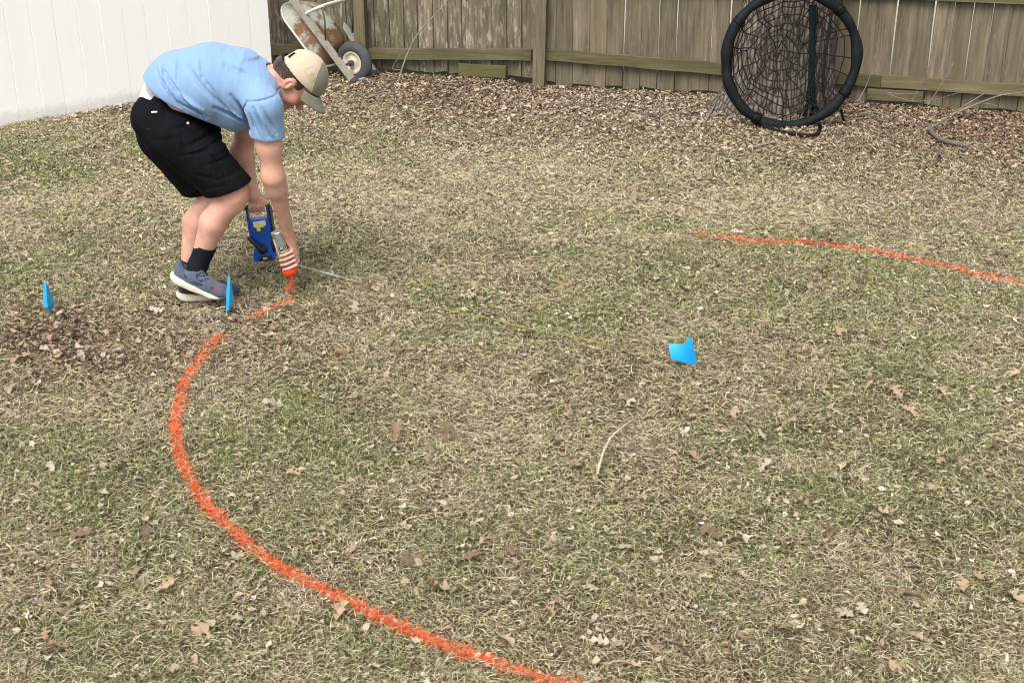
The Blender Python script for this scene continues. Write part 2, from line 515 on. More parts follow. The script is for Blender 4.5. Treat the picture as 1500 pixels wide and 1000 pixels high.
def boards(A, B, meshes, pitch, z0, z1, gap_var, depth=0.034):
    L = (B - A).length; d = (B - A).normalized(); nrm = Vector((-d.y, d.x, 0))
    s = pitch / 2; k = 0
    while s < L:
        o = bpy.data.objects.new('board', random.choice(meshes))
        t = s / L
        p = A.lerp(B, t) + nrm * (depth + random.uniform(-0.003, 0.005))
        p.z = z0 + (z1 - z0) * t + random.uniform(-0.015, 0.012)
        o.location = p - FO
        o.rotation_euler = (random.uniform(-0.006, 0.006), random.uniform(-0.006, 0.006), math.atan2(d.y, d.x) + random.uniform(-0.012, 0.012))
        o.scale.x = 1 + random.uniform(-gap_var, gap_var * 0.4)
        link(o, fence)
        s += pitch
boards(F_START, FB, meshes_l, 0.116, 0.02, 0.02, 0.10)
boards(FB, F_END, meshes_r, 0.129, -.01, -0.035, 0.02)

def rail(A, B, z0, z1, h=0.082, th=0.036, name='rail', mat=M_rail):
    d = (B - A).normalized(); L = (B - A).length
    nrm = Vector((-d.y, d.x, 0))
    mb = MB(); n = 14
    for k in range(n):
        t = k / (n - 1)
        p = A.lerp(B, t); p.z = z0 + (z1 - z0) * t + 0.002 * math.sin(k * 1.3)
        for (a, b) in ((-th / 2, -h / 2), (th / 2, -h / 2), (th / 2, h / 2), (-th / 2, h / 2)):
            q = p + nrm * a; q.z += b
            mb.v.append(tuple(q))
    for k in range(n - 1):
        for j in range(4):
            j2 = (j + 1) % 4
            mb.f.append((k * 4 + j, k * 4 + j2, (k + 1) * 4 + j2, (k + 1) * 4 + j))
    mb.f.append((3, 2, 1, 0)); mb.f.append(tuple((n - 1) * 4 + j for j in range(4)))
    return mb.build(name, mat, fence)
zl0 = rail_z(545, 79, FA, FB).z; zl1 = rail_z(775, 80, FA, FB).z
rail(FA + dl * 0.05, FB - dl * 0.05, zl0, zl1)
rail(F_START, FA - dl * 0.05, zl0 - 0.02, zl0)
r0 = rail_z(797, 79.5, FB, FC); r1 = rail_z(1057, 101, FB, FC); r2 = rail_z(1290, 119, FB, FC); r3 = rail_z(1500, 129, FB, FC)
def flat(p): return Vector((p.x, p.y, 0))
rail(flat(r0), flat(r1), r0.z, r1.z)
rail(flat(r1) + dr * 0.004, flat(r2), r1.z, r2.z)
rail(flat(r2) + dr * 0.004, F_END, r2.z, r3.z - 0.03)
u0 = rail_z(1235, -6, FB, FC); u1 = rail_z(1500, -4, FB, FC)
rail(FB + dr * 0.05, F_END, u0.z + 0.03, u1.z)
rail(F_START, FB - dl * 0.05, u0.z + 0.03, u0.z + 0.03)
for A, B in ((F_START, FB), (FB, F_END)):
    rail(A + (B - A).normalized() * 0.05, B - (B - A).normalized() * 0.05, 1.62, 1.60)

def post(c, w=0.09, h=1.85, yaw=0.0, lean=0.0, name='post', mat=M_post, parent=None):
    mb = MB(); rows = 8
    for k in range(rows):
        z = -0.05 + h * k / (rows - 1)
        for (a, b) in ((-1, -1), (1, -1), (1, 1), (-1, 1)):
            p = Vector((a * w / 2, b * w / 2, 0)); p.rotate(Matrix.Rotation(yaw, 3, 'Z'))
            mb.v.append((c.x + p.x + lean * z + random.uniform(-.0015, .0015), c.y + p.y, z))
    for k in range(rows - 1):
        for j in range(4):
            j2 = (j + 1) % 4
            mb.f.append((k * 4 + j, k * 4 + j2, (k + 1) * 4 + j2, (k + 1) * 4 + j))
    mb.f.append((3, 2, 1, 0)); mb.f.append(tuple((rows - 1) * 4 + j for j in range(4)))
    return mb.build(name, mat, parent)
yawr = math.atan2(dr.y, dr.x); yawl = math.atan2(dl.y, dl.x)
post(FB + Vector((0.01, -0.035, 0)), 0.088, 1.9, yawr, 0.02, parent=fence)
post(FA + Vector((0, -0.02, 0)), 0.085, 1.9, yawl, 0.0, parent=fence)
post(FB + dr * 2.0 + Vector((0, -0.03, 0)), 0.088, 1.9, yawr, parent=fence)
post(FB + dr * 4.3 + Vector((0, -0.03, 0)), 0.088, 1.9, yawr, parent=fence)
# mossy repair board nailed below the rail
m0, m1 = rail_z(672, 103, FA, FB), rail_z(741, 104, FA, FB)
mb = MB(); mid = (m0 + m1) / 2
mb.box(mid + Vector((0, -0.008, 0)), (m1 - m0).length, 0.02, 0.095, Matrix.Rotation(yawl, 3, 'Z'), 0.003)
mb.build('repair_board', M_mossy, fence)
# second repair board by the tree on the right
m0, m1 = rail_z(1270, 138, FB, FC), rail_z(1352, 142, FB, FC)
mb = MB(); mid = (m0 + m1) / 2
mb.box(mid + Vector((0, -0.0, 0)), (m1 - m0).length, 0.02, 0.085, Matrix.Rotation(yawr, 3, 'Z'), 0.003)
mb.build('repair_board', M_rail, fence)

# ================================================================== white vinyl fence
V0, V1 = G(0, 187), G(399, 114)
dv = (V1 - V0).normalized(); nv = Vector((-dv.y, dv.x, 0))
vf = empty('vinyl_fence', (V1.x, V1.y, 0), 'smooth white vinyl privacy fence of upright planks beside the man', 'fence')
PW = 0.165
def vplank(name):
    mb = MB(); w = PW - 0.0008; g = 0.0022; h = 1.83; t = 0.022
    ring = [(-w / 2, -t / 2 + g), (-w / 2 + g, -t / 2), (w / 2 - g, -t / 2), (w / 2, -t / 2 + g), (w / 2, t / 2), (-w / 2, t / 2)]
    for z in (0, h):
        mb.v += [(x, y, z) for x, y in ring]
    for j in range(6):
        j2 = (j + 1) % 6; mb.f.append((j, j2, 6 + j2, 6 + j))
    mb.f += [tuple(range(6))[::-1], tuple(range(6, 12))]
    me = bpy.data.meshes.new(name); me.from_pydata(mb.v, [], mb.f); me.materials.append(M_vinyl); me.update(); return me
vm = vplank('plank')
Lv = (V1 - V0).length + 3.0
k = 0
s = 0.0
while s < Lv:
    o = bpy.data.objects.new('plank', vm)
    p = V1 - dv * (s + PW / 2) + nv * random.uniform(-0.0012, 0.0012)
    o.location = Vector((p.x - V1.x, p.y - V1.y, -0.01))
    o.rotation_euler = (0, 0, math.atan2(dv.y, dv.x) + random.uniform(-0.003, 0.003))
    link(o, vf); s += PW
mb = MB()
mb.box(V1 - dv * 0.05 + nv * 0.064 + Vector((0, 0, 0.95)), 0.1, 0.1, 1.96, Matrix.Rotation(math.atan2(dv.y, dv.x), 3, 'Z'), 0.004)
mb.build('post', M_vinyl, vf)
mb = MB()
mb.box((V1 - dv * Lv / 2 - dv * 0.06) + Vector((0, 0, 1.85)), Lv, 0.05, 0.09, Matrix.Rotation(math.atan2(dv.y, dv.x), 3, 'Z'), 0.004)
mb.build('rail', M_vinyl, vf)

# ================================================================== big tree behind the swing
def make_tree():
    t = empty('oak_tree', (TREE.x, TREE.y, 0), 'thick grey tree trunk with ridged bark behind the round net swing', 'tree')
    n, rows = 96, 90
    v, f = [], []
    H = 5.2
    for i in range(rows):
        h = -0.08 + H * (i / (rows - 1)) ** 1.25
        flare = math.exp(-max(h, 0) / 0.16)
        r0 = 0.335 - 0.012 * h + 0.0
        for j in range(n):
            a = 2 * math.pi * j / n
            but = 0.05 + 0.16 * max(0, math.cos(a - math.pi * 1.02)) ** 3 + 0.05 * max(0, math.cos(3 * a + 0.6)) ** 2
            r = r0 + but * flare
            ridge = 0.013 * (abs(math.sin(a * 19 + 2.2 * math.sin(h * 3.1 + a * 2) + 0.7 * math.sin(h * 9))) ** 0.6 - 0.6)
            ridge += 0.008 * (float(vnoise(a * 16, h * 7, 5)) - 0.5)
            r += ridge
            y = r * math.sin(a) * 0.80
            y = min(y, 0.27)
            v.append((TREE.x + 0.02 * h + r * math.cos(a), TREE.y + y, h))
    for i in range(rows - 1):
        for j in range(n):
            j2 = (j + 1) % n
            f.append((i * n + j, i * n + j2, (i + 1) * n + j2, (i + 1) * n + j))
    mesh_obj('trunk', v, f, M_bark, t, smooth=True)
    rr = random.Random(3)
    mb = MB()
    def limb(p, d, L, r, lev):
        pts, rs = [p], [r]
        q, dd = p.copy(), d.copy()
        for k in range(6):
            dd = (dd + Vector((rr.uniform(-.2, .2), rr.uniform(-.2, .2), rr.uniform(-.02, .2)))).normalized()
            q = q + dd * (L / 6); pts.append(q.copy()); rs.append(r * (1 - (k + 1) / 7.5))
        mb.tube(pts, rs, 7)
        if lev < 3:
            for k in range(4):
                i = rr.randint(2, 6)
                nd = (dd + Vector((rr.uniform(-1, 1), rr.uniform(-1, 1), rr.uniform(0, .8)))).normalized()
                limb(pts[i], nd, L * 0.6, rs[i] * 0.75, lev + 1)
    for k in range(5):
        a = k * 1.25 + 0.4
        limb(Vector((TREE.x + 0.1, TREE.y, 4.85)), Vector((math.cos(a) * 0.7, math.sin(a) * 0.7, 0.75)).normalized(), 2.6, 0.14, 0)
    mb.build('crown', M_bark, t, True)
make_tree()

# ================================================================== round net swing leaning on the trunk
def make_swing():
    base = G(1152, 192)
    s = 215.0
    Rt, rt = 0.441, 0.035
    phi = R(7)
    C = Vector((base.x, base.y - 0.01, 0)) + Vector((0, math.sin(phi), math.cos(phi))) * (Rt + rt + 0.004)
    ex = Vector((math.cos(R(3)), math.sin(R(3)), 0)); eu = Vector((0, math.sin(phi), math.cos(phi))); en = ex.cross(eu)  # en points to the camera (-Y)
    if en.y > 0: en = -en
    t = empty('net_swing', (base.x, base.y, 0), 'round black web net swing leaning upright against the tree trunk', 'swing')
    def P(r, a, dep=0.0): return C + ex * (r * math.cos(a)) + eu * (r * math.sin(a)) - en * dep
    # foam covered ring
    mb = MB(); pts, rs = [], []
    for k in range(96):
        a = 2 * math.pi * k / 96
        w = 0.004 * math.sin(a * 7 + 1) + 0.003 * math.sin(a * 13)
        pts.append(P(Rt + 0.004 * math.sin(3 * a + 1), a)); rs.append(rt + w)
    mb.tube(pts, rs, 14, closed=True)
    mb.build('ring', M_foam, t, True)
    for px, py in ((1080, 37), (1225, 18), (1249, 145), (1113, 168)):
        a0 = math.atan2(-(py - 90), px - 1156)
        mb = MB()
        mb.tube([P(Rt, a0 + q) for q in np.linspace(-0.05, 0.05, 5)], [rt + 0.004, rt + 0.007, rt + 0.003, rt + 0.008, rt + 0.004], 12)
        mb.build('tape_band', M_tapeband, t, True)
    # web net: hub sags back and to the left
    rr = random.Random(5)
    NR = 22
    hub = (-0.08, 0.05)
    def N(u, k):
        a = 2 * math.pi * k / NR + 0.09 * math.sin(k * 2.1)
        e = (Rt - 0.02) * (1 - 0.04 * 0)
        x, y = e * math.cos(a), e * math.sin(a)
        x = hub[0] + (x - hub[0]) * u; y = hub[1] + (y - hub[1]) * u
        sag = 0.075 * (1 - u ** 2)
        jw = 0.034 * math.sin(math.pi * min(1, u)) 
        x += jw * (float(vnoise(k * 0.37 + u * 3.1, u * 5.3, 91)) - 0.5) * 2; y += jw * (float(vnoise(k * 0.41 - u * 2.7, u * 4.9 + 7, 57)) - 0.5) * 2
        return C + ex * x + eu * y - en * sag
    mb = MB()
    for k in range(NR):
        us = np.linspace(0.03 if k % 4 == 0 else (0.30 if k % 4 == 2 else 0.56), 1.0, 9)
        mb.tube([N(u, k) + Vector((rr.uniform(-.004, .004), 0, rr.uniform(-.004, .004))) for u in us], 0.0042, 5)
    for c, u in enumerate((0.16, 0.30, 0.43, 0.56, 0.68, 0.79, 0.89)):
        pts = []
        for k in range(NR):
            p, q = N(u * (1 + 0.03 * math.sin(k * 1.7 + c)), k), N(u, k + 1)
            pts.append(p)
            pts.append((p + N(u * (1 + 0.03 * math.sin((k + 1) * 1.7 + c)), k + 1)) / 2 * 1.0 + (hub[0] * 0) * ex - eu * 0.006)
        mb.tube(pts, 0.0040, 5, closed=True)
    mb.build('net', M_net, t, True)
    # bunched hanging rope net, behind the web on the trunk's right
    mb = MB()
    top, bot = W(1192, 8, base.y + 0.13), W(1187, 172, base.y + 0.06)
    for q in range(11):
        ph = q * 0.9
        pts = []
        for i in range(16):
            tt = i / 15
            p = top.lerp(bot, tt)
            sp = (0.012 + 0.020 * abs(tt - 0.45)) * (.7 + .6 * math.sin(q * 1.7 + tt * 9) ** 2) + (0.05 * (tt - 0.85) / 0.15 if tt > 0.85 else 0)
            pts.append(p + Vector((sp * math.cos(ph + tt * 5), sp * 0.6 * math.sin(ph + tt * 5), 0)))
        mb.tube(pts, 0.0055 if q % 2 else 0.0085, 5)
    mb.build('rope_bundle', M_net_green, t, True)
    mb = MB()
    Yp = base.y + 0.09
    mb.tube(spline([W(1219, 14, Yp), W(1214, 50, Yp), W(1208, 90, Yp), W(1206, 130, Yp), W(1209, 152, Yp - 0.03), W(1215, 162, Yp - 0.06)], 24), 0.0095, 7)
    mb.build('rope', M_net, t, True)
    mb = MB()
    mb.tube(spline([W(1077, 45, Yp - 0.04), W(1073, 70, Yp - 0.03), W(1070, 110, Yp - 0.04)], 10), 0.009, 6)
    mb.build('rope', M_net, t, True)
    mb = MB()
    mb.tube(spline([G(1112, 178, .06), G(1124, 187, .05), G(1145, 193, .05), G(1175, 198, .05), G(1195, 197, .055), G(1201, 189, .06), G(1200, 180, .12)], 30), 0.013, 7)
    mb.build('rope', M_net, t, True)
    mb = MB()
    mb.tube(spline([W(1232, 160, base.y), G(1236, 176, .03), G(1246, 179, .02)], 10), 0.008, 7)
    mb.build('rope', M_net, t, True)
make_swing()

# ================================================================== wheelbarrow standing on its nose
def make_barrow():
    O = G(519, 121)
    l = Vector((0.50, 0.866, -0.02)).normalized()
    u = Vector((-0.575, 0.31, 0.757)); u = (u - l * u.dot(l)).normalized()
    n = u.cross(l).normalized()
    if n.x > 0: n = -n
    t = empty('wheelbarrow', (O.x, O.y, 0), 'rusty old wheelbarrow tipped up on its nose against the fence corner', 'wheelbarrow')
    def Q(a, b, c): return O + u * a + l * b + n * c
    HW = lambda a: 0.138 + 0.08 * a           # half distance between the rails
    L0 = HW(0)
    O = O + l * L0                             # the near rail ends at O
    M = Matrix((u, l, n)).transposed()
    for sgn in (-1, 1):
        mb = MB(); sec = [(-.018, -.021), (.018, -.021), (.018, .021), (-.018, .021)]
        for k in range(6):
            a = 0.0 + 1.05 * k / 5
            for (b, c) in sec:
                mb.v.append(tuple(Q(a, sgn * HW(a) + b, c)))
        for k in range(5):
            for j in range(4):
                j2 = (j + 1) % 4
                mb.f.append((k * 4 + j, k * 4 + j2, (k + 1) * 4 + j2, (k + 1) * 4 + j))
        mb.f += [(3, 2, 1, 0), tuple(20 + j for j in range(4))]
        mb.build('rail', M_railpaint, t)
        mb = MB(); mb.box(Q(0.012, sgn * HW(0), -0.002), 0.035, 0.052, 0.062, M, 0.004); mb.build('nose_bracket', M_darksteel, t)
    mb = MB(); mb.tube([Q(0.012, -HW(0), -.01), Q(-0.01, 0, -.02), Q(0.012, HW(0), -.01)], 0.011, 7); mb.build('nose_bar', M_railpaint, t, True)
    # wheel
    wc = Q(0.150, 0.0, -0.005)
    w = MB(); Rw, rw = 0.115, 0.045
    prof = []
    for k in range(17):
        an = 2 * math.pi * k / 16
        prof.append((rw * 0.92 * math.sin(an), Rw + rw * math.cos(an)))
    w.lathe(wc, l, prof, 40); tyre = w.build('tyre', M_tyre, None, True)
    wheel = MB()
    wheel.lathe(wc, l, [(-.042, .0), (-.042, .016), (-.030, .020), (-.022, .055), (-.034, .074), (-.034, .086), (.034, .086), (.034, .074), (.022, .055), (.030, .020), (.042, .016), (.042, 0)], 32)
    wo_ = wheel.build('wheel', M_rim, t, False)
    # tyre belongs to the wheel
    for vv in tyre.data.vertices: vv.co -= t.location
    tyre.parent = wo_
    ax = MB(); ax.tube([Q(0.15, -HW(.2), -0.005), Q(0.15, HW(.2), -0.005)], 0.011, 8)
    ax.lathe(wc, l, [(-.062, 0), (-.062, .02), (-.03, .022), (-.03, 0)], 12); ax.build('axle', M_darksteel, t)
    # tray
    mb = MB()
    def ring(a0, a1, hw0, hw1, c0, c1, r, m=7):
        pts = []
        cs = [(a0, -hw0), (a1, -hw1), (a1, hw1), (a0, hw0)]
        for q in range(4):
            ca, cb = cs[q]
            ia = 1 if q in (0, 3) else -1; ib = 1 if q in (0, 1) else -1
            st = {0: math.pi, 1: 1.5 * math.pi, 2: 0, 3: 0.5 * math.pi}[q]
            rng = [(-1, 0), (0, -1)] if q == 0 else None
            for k in range(m):
                tt = k / (m - 1) * math.pi / 2
                if q == 0: da, db = -math.cos(tt), -math.sin(tt)
                elif q == 1: da, db = math.sin(tt), -math.cos(tt)
                elif q == 2: da, db = math.cos(tt), math.sin(tt)
                else: da, db = -math.sin(tt), math.cos(tt)
                aa = ca + ia * r + da * r; bb = cb + ib * r + db * r
                tq = (aa - a0) / (a1 - a0)
                pts.append(Q(aa, bb, c0 + (c1 - c0) * tq))
        return pts
    rings = [ring(.36, .66, .08, .11, .026, .026, .06), ring(.335, .69, .125, .150, .033, .033, .09), ring(.315, .73, .155, .180, .065, .06, .11),
             ring(.25, .80, .188, .220, .155, .140, .13), ring(.24, .81, .200, .232, .160, .145, .13), ring(.245, .805, .195, .227, .152, .137, .13),
             ring(.32, .72, .150, .175, .065, .06, .11), ring(.36, .66, .075, .105, .034, .034, .06)]
    k0 = len(rings[0])
    for rg in rings: mb.v += [tuple(p) for p in rg]
    for i in range(len(rings) - 1):
        for j in range(k0):
            j2 = (j + 1) % k0
            mb.f.append((i * k0 + j, i * k0 + j2, (i + 1) * k0 + j2, (i + 1) * k0 + j))
    mb.f.append(tuple(range(k0))); mb.f.append(tuple((len(rings) - 1) * k0 + j for j in range(k0)))
    tr = mb.build('tray', M_tray, t, True)
    mb = MB(); mb.tube(rings[4], 0.009, 7, closed=True); mb.build('rim', M_leg, t, True)
    # legs: bent tube with a bar joining both feet, thin braces
    mb = MB()
    fo = 0.20
    pts = spline([Q(.62, -HW(.6), -.02), Q(.605, -HW(.6) - .005, -.08), Q(.575, -HW(.6), -fo + .02), Q(.57, -HW(.6) + .05, -fo), Q(.57, HW(.6) - .05, -fo),
                  Q(.575, HW(.6), -fo + .02), Q(.605, HW(.6) + .005, -.08), Q(.62, HW(.6), -.02)], 44)
    mb.tube(pts, 0.0135, 8); mb.build('leg_frame', M_leg, t, True)
    for sgn in (-1, 1):
        mb = MB(); mb.tube([Q(.57, sgn * HW(.6), -fo + .02), Q(.48, sgn * HW(.5), -fo * .6), Q(.375, sgn * HW(.4), -.02)], 0.0065, 6)
        mb.build('brace', M_darksteel, t, True)
make_barrow()

# ================================================================== signed distance modelling (for the person)
class Field:
    def __init__(s, lo, hi, h):
        s.h = h; s.lo = np.array(lo, float)
        s.n = np.ceil((np.array(hi) - s.lo) / h).astype(int) + 1
        s.ax = [(s.lo[i] + h * np.arange(s.n[i])).astype(np.float32) for i in range(3)]
        s.F = np.full(s.n, 0.2, np.float32)
    def sub(s, lo, hi):
        sl = []
        for i in range(3):
            a = max(0, int((lo[i] - s.lo[i]) / s.h) - 1); b = min(s.n[i], int((hi[i] - s.lo[i]) / s.h) + 3)
            sl.append(slice(a, max(a, b)))
        g = (s.ax[0][sl[0]][:, None, None], s.ax[1][sl[1]][None, :, None], s.ax[2][sl[2]][None, None, :])
        return tuple(sl), g
    def union(s, fn, lo, hi, k=0.02):
        sl, g = s.sub([q - k - .02 for q in lo], [q + k + .02 for q in hi])
        a = s.F[sl]
        if a.size == 0: return
        b = fn(*g)
        h = np.clip(0.5 + 0.5 * (b - a) / k, 0, 1)
        s.F[sl] = b * (1 - h) + a * h - k * h * (1 - h)
    def cut(s, fn, k=0.006):
        g = (s.ax[0][:, None, None], s.ax[1][None, :, None], s.ax[2][None, None, :])
        a, b = s.F, fn(*g)
        h = np.clip(0.5 - 0.5 * (b - a) / k, 0, 1)
        s.F = (b * (1 - h) + a * h + k * h * (1 - h)).astype(np.float32)
    def cut_box(s, fn, lo, hi, k=0.006):
        sl, g = s.sub(lo, hi)
        a, b = s.F[sl], fn(*g)
        h = np.clip(0.5 - 0.5 * (b - a) / k, 0, 1)
        s.F[sl] = b * (1 - h) + a * h + k * h * (1 - h)
    def add(s, fn):
        g = (s.ax[0][:, None, None], s.ax[1][None, :, None], s.ax[2][None, None, :])
        s.F = (s.F + fn(*g)).astype(np.float32)
    # --- shapes
    def cone(s, a, b, ra, rb, k=0.02, ys=1.0, yc=0.0):
        a = np.array(a, float); b = np.array(b, float)
        A = a.copy(); B = b.copy()
        A[1] = (a[1] - yc) / ys; B[1] = (b[1] - yc) / ys
        d = B - A; L2 = max(float(d @ d), 1e-12)
        def fn(X, Y, Z):
            Y = (Y - yc) / ys
            px, py, pz = X - A[0], Y - A[1], Z - A[2]
            t = np.clip((px * d[0] + py * d[1] + pz * d[2]) / L2, 0, 1)
            return np.sqrt((px - t * d[0]) ** 2 + (py - t * d[1]) ** 2 + (pz - t * d[2]) ** 2) - (ra + t * (rb - ra))
        r = max(ra, rb)
        lo = np.minimum(a, b) - r * np.array([1, ys, 1]); hi = np.maximum(a, b) + r * np.array([1, ys, 1])
        s.union(fn, lo, hi, k)
    def chain(s, pts, rs, k=0.02, ys=1.0, yc=0.0):
        for i in range(len(pts) - 1): s.cone(pts[i], pts[i + 1], rs[i], rs[i + 1], k, ys, yc)
    @staticmethod
    def ell_fn(c, axes, radii):
        c = np.array(c, float); A = np.array([list(a) for a in axes], float); r = np.array(radii, float)
        def fn(X, Y, Z):
            px, py, pz = X - c[0], Y - c[1], Z - c[2]
            q = [(px * A[i][0] + py * A[i][1] + pz * A[i][2]) for i in range(3)]
            k0 = np.sqrt(sum((q[i] / r[i]) ** 2 for i in range(3))) + 1e-9
            k1 = np.sqrt(sum((q[i] / r[i] ** 2) ** 2 for i in range(3))) + 1e-9
            return k0 * (k0 - 1) / k1
        return fn
    def ell(s, c, axes, radii, k=0.02):
        m = max(radii); c = np.array(c, float)
        s.union(Field.ell_fn(c, axes, radii), c - m, c + m, k)
    def ell_cut(s, c, axes, radii, k=0.006):
        f = Field.ell_fn(c, axes, radii); m = max(radii) + 0.02; c = np.array(c, float)
        s.cut_box(lambda X, Y, Z: -f(X, Y, Z), c - m, c + m, k)
    def mesh(s):
        F = s.F; nx, ny, nz = F.shape
        I = F < 0
        cn = np.array([nx - 1, ny - 1, nz - 1])
        cnt = np.zeros(cn, np.float32); acc = np.zeros((*cn, 3), np.float32)
        corners = [(i, j, k) for i in (0, 1) for j in (0, 1) for k in (0, 1)]
        S = lambda A, c: A[c[0]:c[0] + cn[0], c[1]:c[1] + cn[1], c[2]:c[2] + cn[2]]
        anyc = np.zeros(cn, bool); allc = np.ones(cn, bool)
        for c in corners: anyc |= S(I, c); allc &= S(I, c)
        act = anyc & ~allc
        idx = np.argwhere(act)
        pos = np.zeros((len(idx), 3)); num = np.zeros(len(idx))
        i0, i1, i2 = idx.T
        for c in corners:
            for ax in range(3):
                if c[ax] == 1: continue
                e = list(c); e[ax] = 1
                fa = F[i0 + c[0], i1 + c[1], i2 + c[2]]; fb = F[i0 + e[0], i1 + e[1], i2 + e[2]]
                m = (fa < 0) != (fb < 0)
                t = np.where(m, fa / np.where(m, fa - fb, 1), 0)
                p = np.tile(np.array(c, float), (len(idx), 1)); p[:, ax] = t
                pos += p * m[:, None]; num += m
        v = s.lo + s.h * (idx + pos / num[:, None])
        vid = np.full(cn, -1, np.int64); vid[act] = np.arange(len(idx))
        faces = []
        for ax in range(3):
            o1, o2 = (ax + 1) % 3, (ax + 2) % 3
            sa = [slice(None)] * 3; sb = [slice(None)] * 3
            sa[ax] = slice(0, -1); sb[ax] = slice(1, None)
            x = I[tuple(sa)] != I[tuple(sb)]
            q = np.argwhere(x)
            ok = (q[:, o1] > 0) & (q[:, o2] > 0) & (q[:, o1] < cn[o1]) & (q[:, o2] < cn[o2])
            q = q[ok]
            fl = I[tuple(sa)][tuple(q.T)]
            def vi(d1, d2):
                w = q.copy(); w[:, o1] -= d1; w[:, o2] -= d2
                return vid[tuple(w.T)]
            f = np.stack([vi(1, 1), vi(0, 1), vi(0, 0), vi(1, 0)], -1)
            f[~fl] = f[~fl][:, ::-1]
            faces.append(f)
        return v, np.concatenate(faces)
def sdf_obj(name, F, mat, parent, keep=None):
    v, f = F.mesh()
    if keep is not None:
        m = keep(v[f].mean(1)); f = f[m]
        used = np.unique(f); mp = np.full(len(v), -1); mp[used] = np.arange(len(used)); v = v[used]; f = mp[f]
    off = np.zeros(3); p = parent
    while p is not None: off += np.array(p.location); p = p.parent
    v = v - off
    me = bpy.data.meshes.new(name)
    me.vertices.add(len(v)); me.vertices.foreach_set('co', v.astype(np.float32).ravel())
    me.loops.add(f.size); me.loops.foreach_set('vertex_index', f.astype(np.int32).ravel())
    me.polygons.add(len(f)); me.polygons.foreach_set('loop_start', np.arange(0, f.size, 4, dtype=np.int32))
    me.polygons.foreach_set('use_smooth', np.ones(len(f), bool))
    me.update(calc_edges=True); me.validate()
    me.materials.append(mat)
    return link(bpy.data.objects.new(name, me), parent)
def plane_fn(p, n):
    """positive on the side n points to: that side is cut away"""
    p = np.array(p, float); n = np.array(n, float); n = n / np.linalg.norm(n)
    return lambda X, Y, Z: (X - p[0]) * n[0] + (Y - p[1]) * n[1] + (Z - p[2]) * n[2]
def folds(lines, Y, amp=1.0):
    """cloth folds: soft valleys (or ridges) along lines given in photograph pixels on plane Y"""
    segs = []
    for (a, b, w, d) in lines:
        A, B = W(*a, Y), W(*b, Y)
        segs.append((A.x, A.z, B.x, B.z, w, d))
    def fn(X, Yy, Z):
        out = 0
        for (ax, az, bx, bz, w, d) in segs:
            dx, dz = bx - ax, bz - az; L2 = dx * dx + dz * dz
            t = np.clip(((X - ax) * dx + (Z - az) * dz) / L2, 0, 1)
            q = (X - ax - t * dx) ** 2 + (Z - az - t * dz) ** 2
            out = out + d * amp * np.exp(-q / (w * w)) * (np.sin(np.pi * np.clip(t, 0.06, 0.94)) ** 0.5)
        return out + 0 * Yy
    return fn

# ================================================================== the man
Y0 = 6.55
person = empty('person', (W(300, 300, Y0).x, Y0, 0), 'man in light blue t-shirt, black shorts and tan cap bending over to spray paint', 'person')
hip = W(236, 178, Y0)
YN, YF = Y0 - 0.105, Y0 + 0.105           # near and far hip joints
# --- joints
nHip, nKnee, nCalf, nAnk = W(250, 195, YN), W(342, 285, YN - .02), W(316, 325, YN - .015), W(290, 388, YN + 0.0)
fHip, fKnee, fCalf, fAnk = W(240, 195, YF), W(314, 286, YF - .02), W(291, 325, YF - .03), W(276, 388, YF - 0.06)
nSh, nEl, nWr = W(386, 158, Y0 - .185), W(400, 258, Y0 - .16), W(421, 338, 6.555)
fSh, fEl, fWr = W(376, 150, Y0 + .185), W(353, 222, Y0 + .25), W(372, 287, 6.745)
# --- head frame
HU = Vector((0.91, 0, 0.42)).normalized(); HF = Vector((0.42, 0, -0.91)).normalized(); HL = Vector((0, 1, 0))
hy = R(-5)
HF = (HF + HL * math.sin(hy)).normalized()
HS = 1.1
HC = W(434, 116.5, Y0)
def HP(f, u, l=0.0): return HC + (HF * f + HU * u + HL * l) * HS
AX = (HF / HS, HU / HS, HL / HS)

# --- the can (needed for the hand)
CANT, CANN = W(406, 339, 6.58), W(423.5, 393, 6.565)
ca = (CANN - CANT).normalized()
c_r = Vector((1, 0, 0)); c_r = (c_r - ca * c_r.dot(ca)).normalized()
c_c = ca.cross(c_r); 
if c_c.y > 0: c_c = -c_c
CR = 0.033
def canp(up, ang, r):
    """point around the can: up from the nozzle end, ang from +right towards the camera"""
    return CANN - ca * up + c_r * (r * math.cos(ang)) + c_c * (r * math.sin(ang))

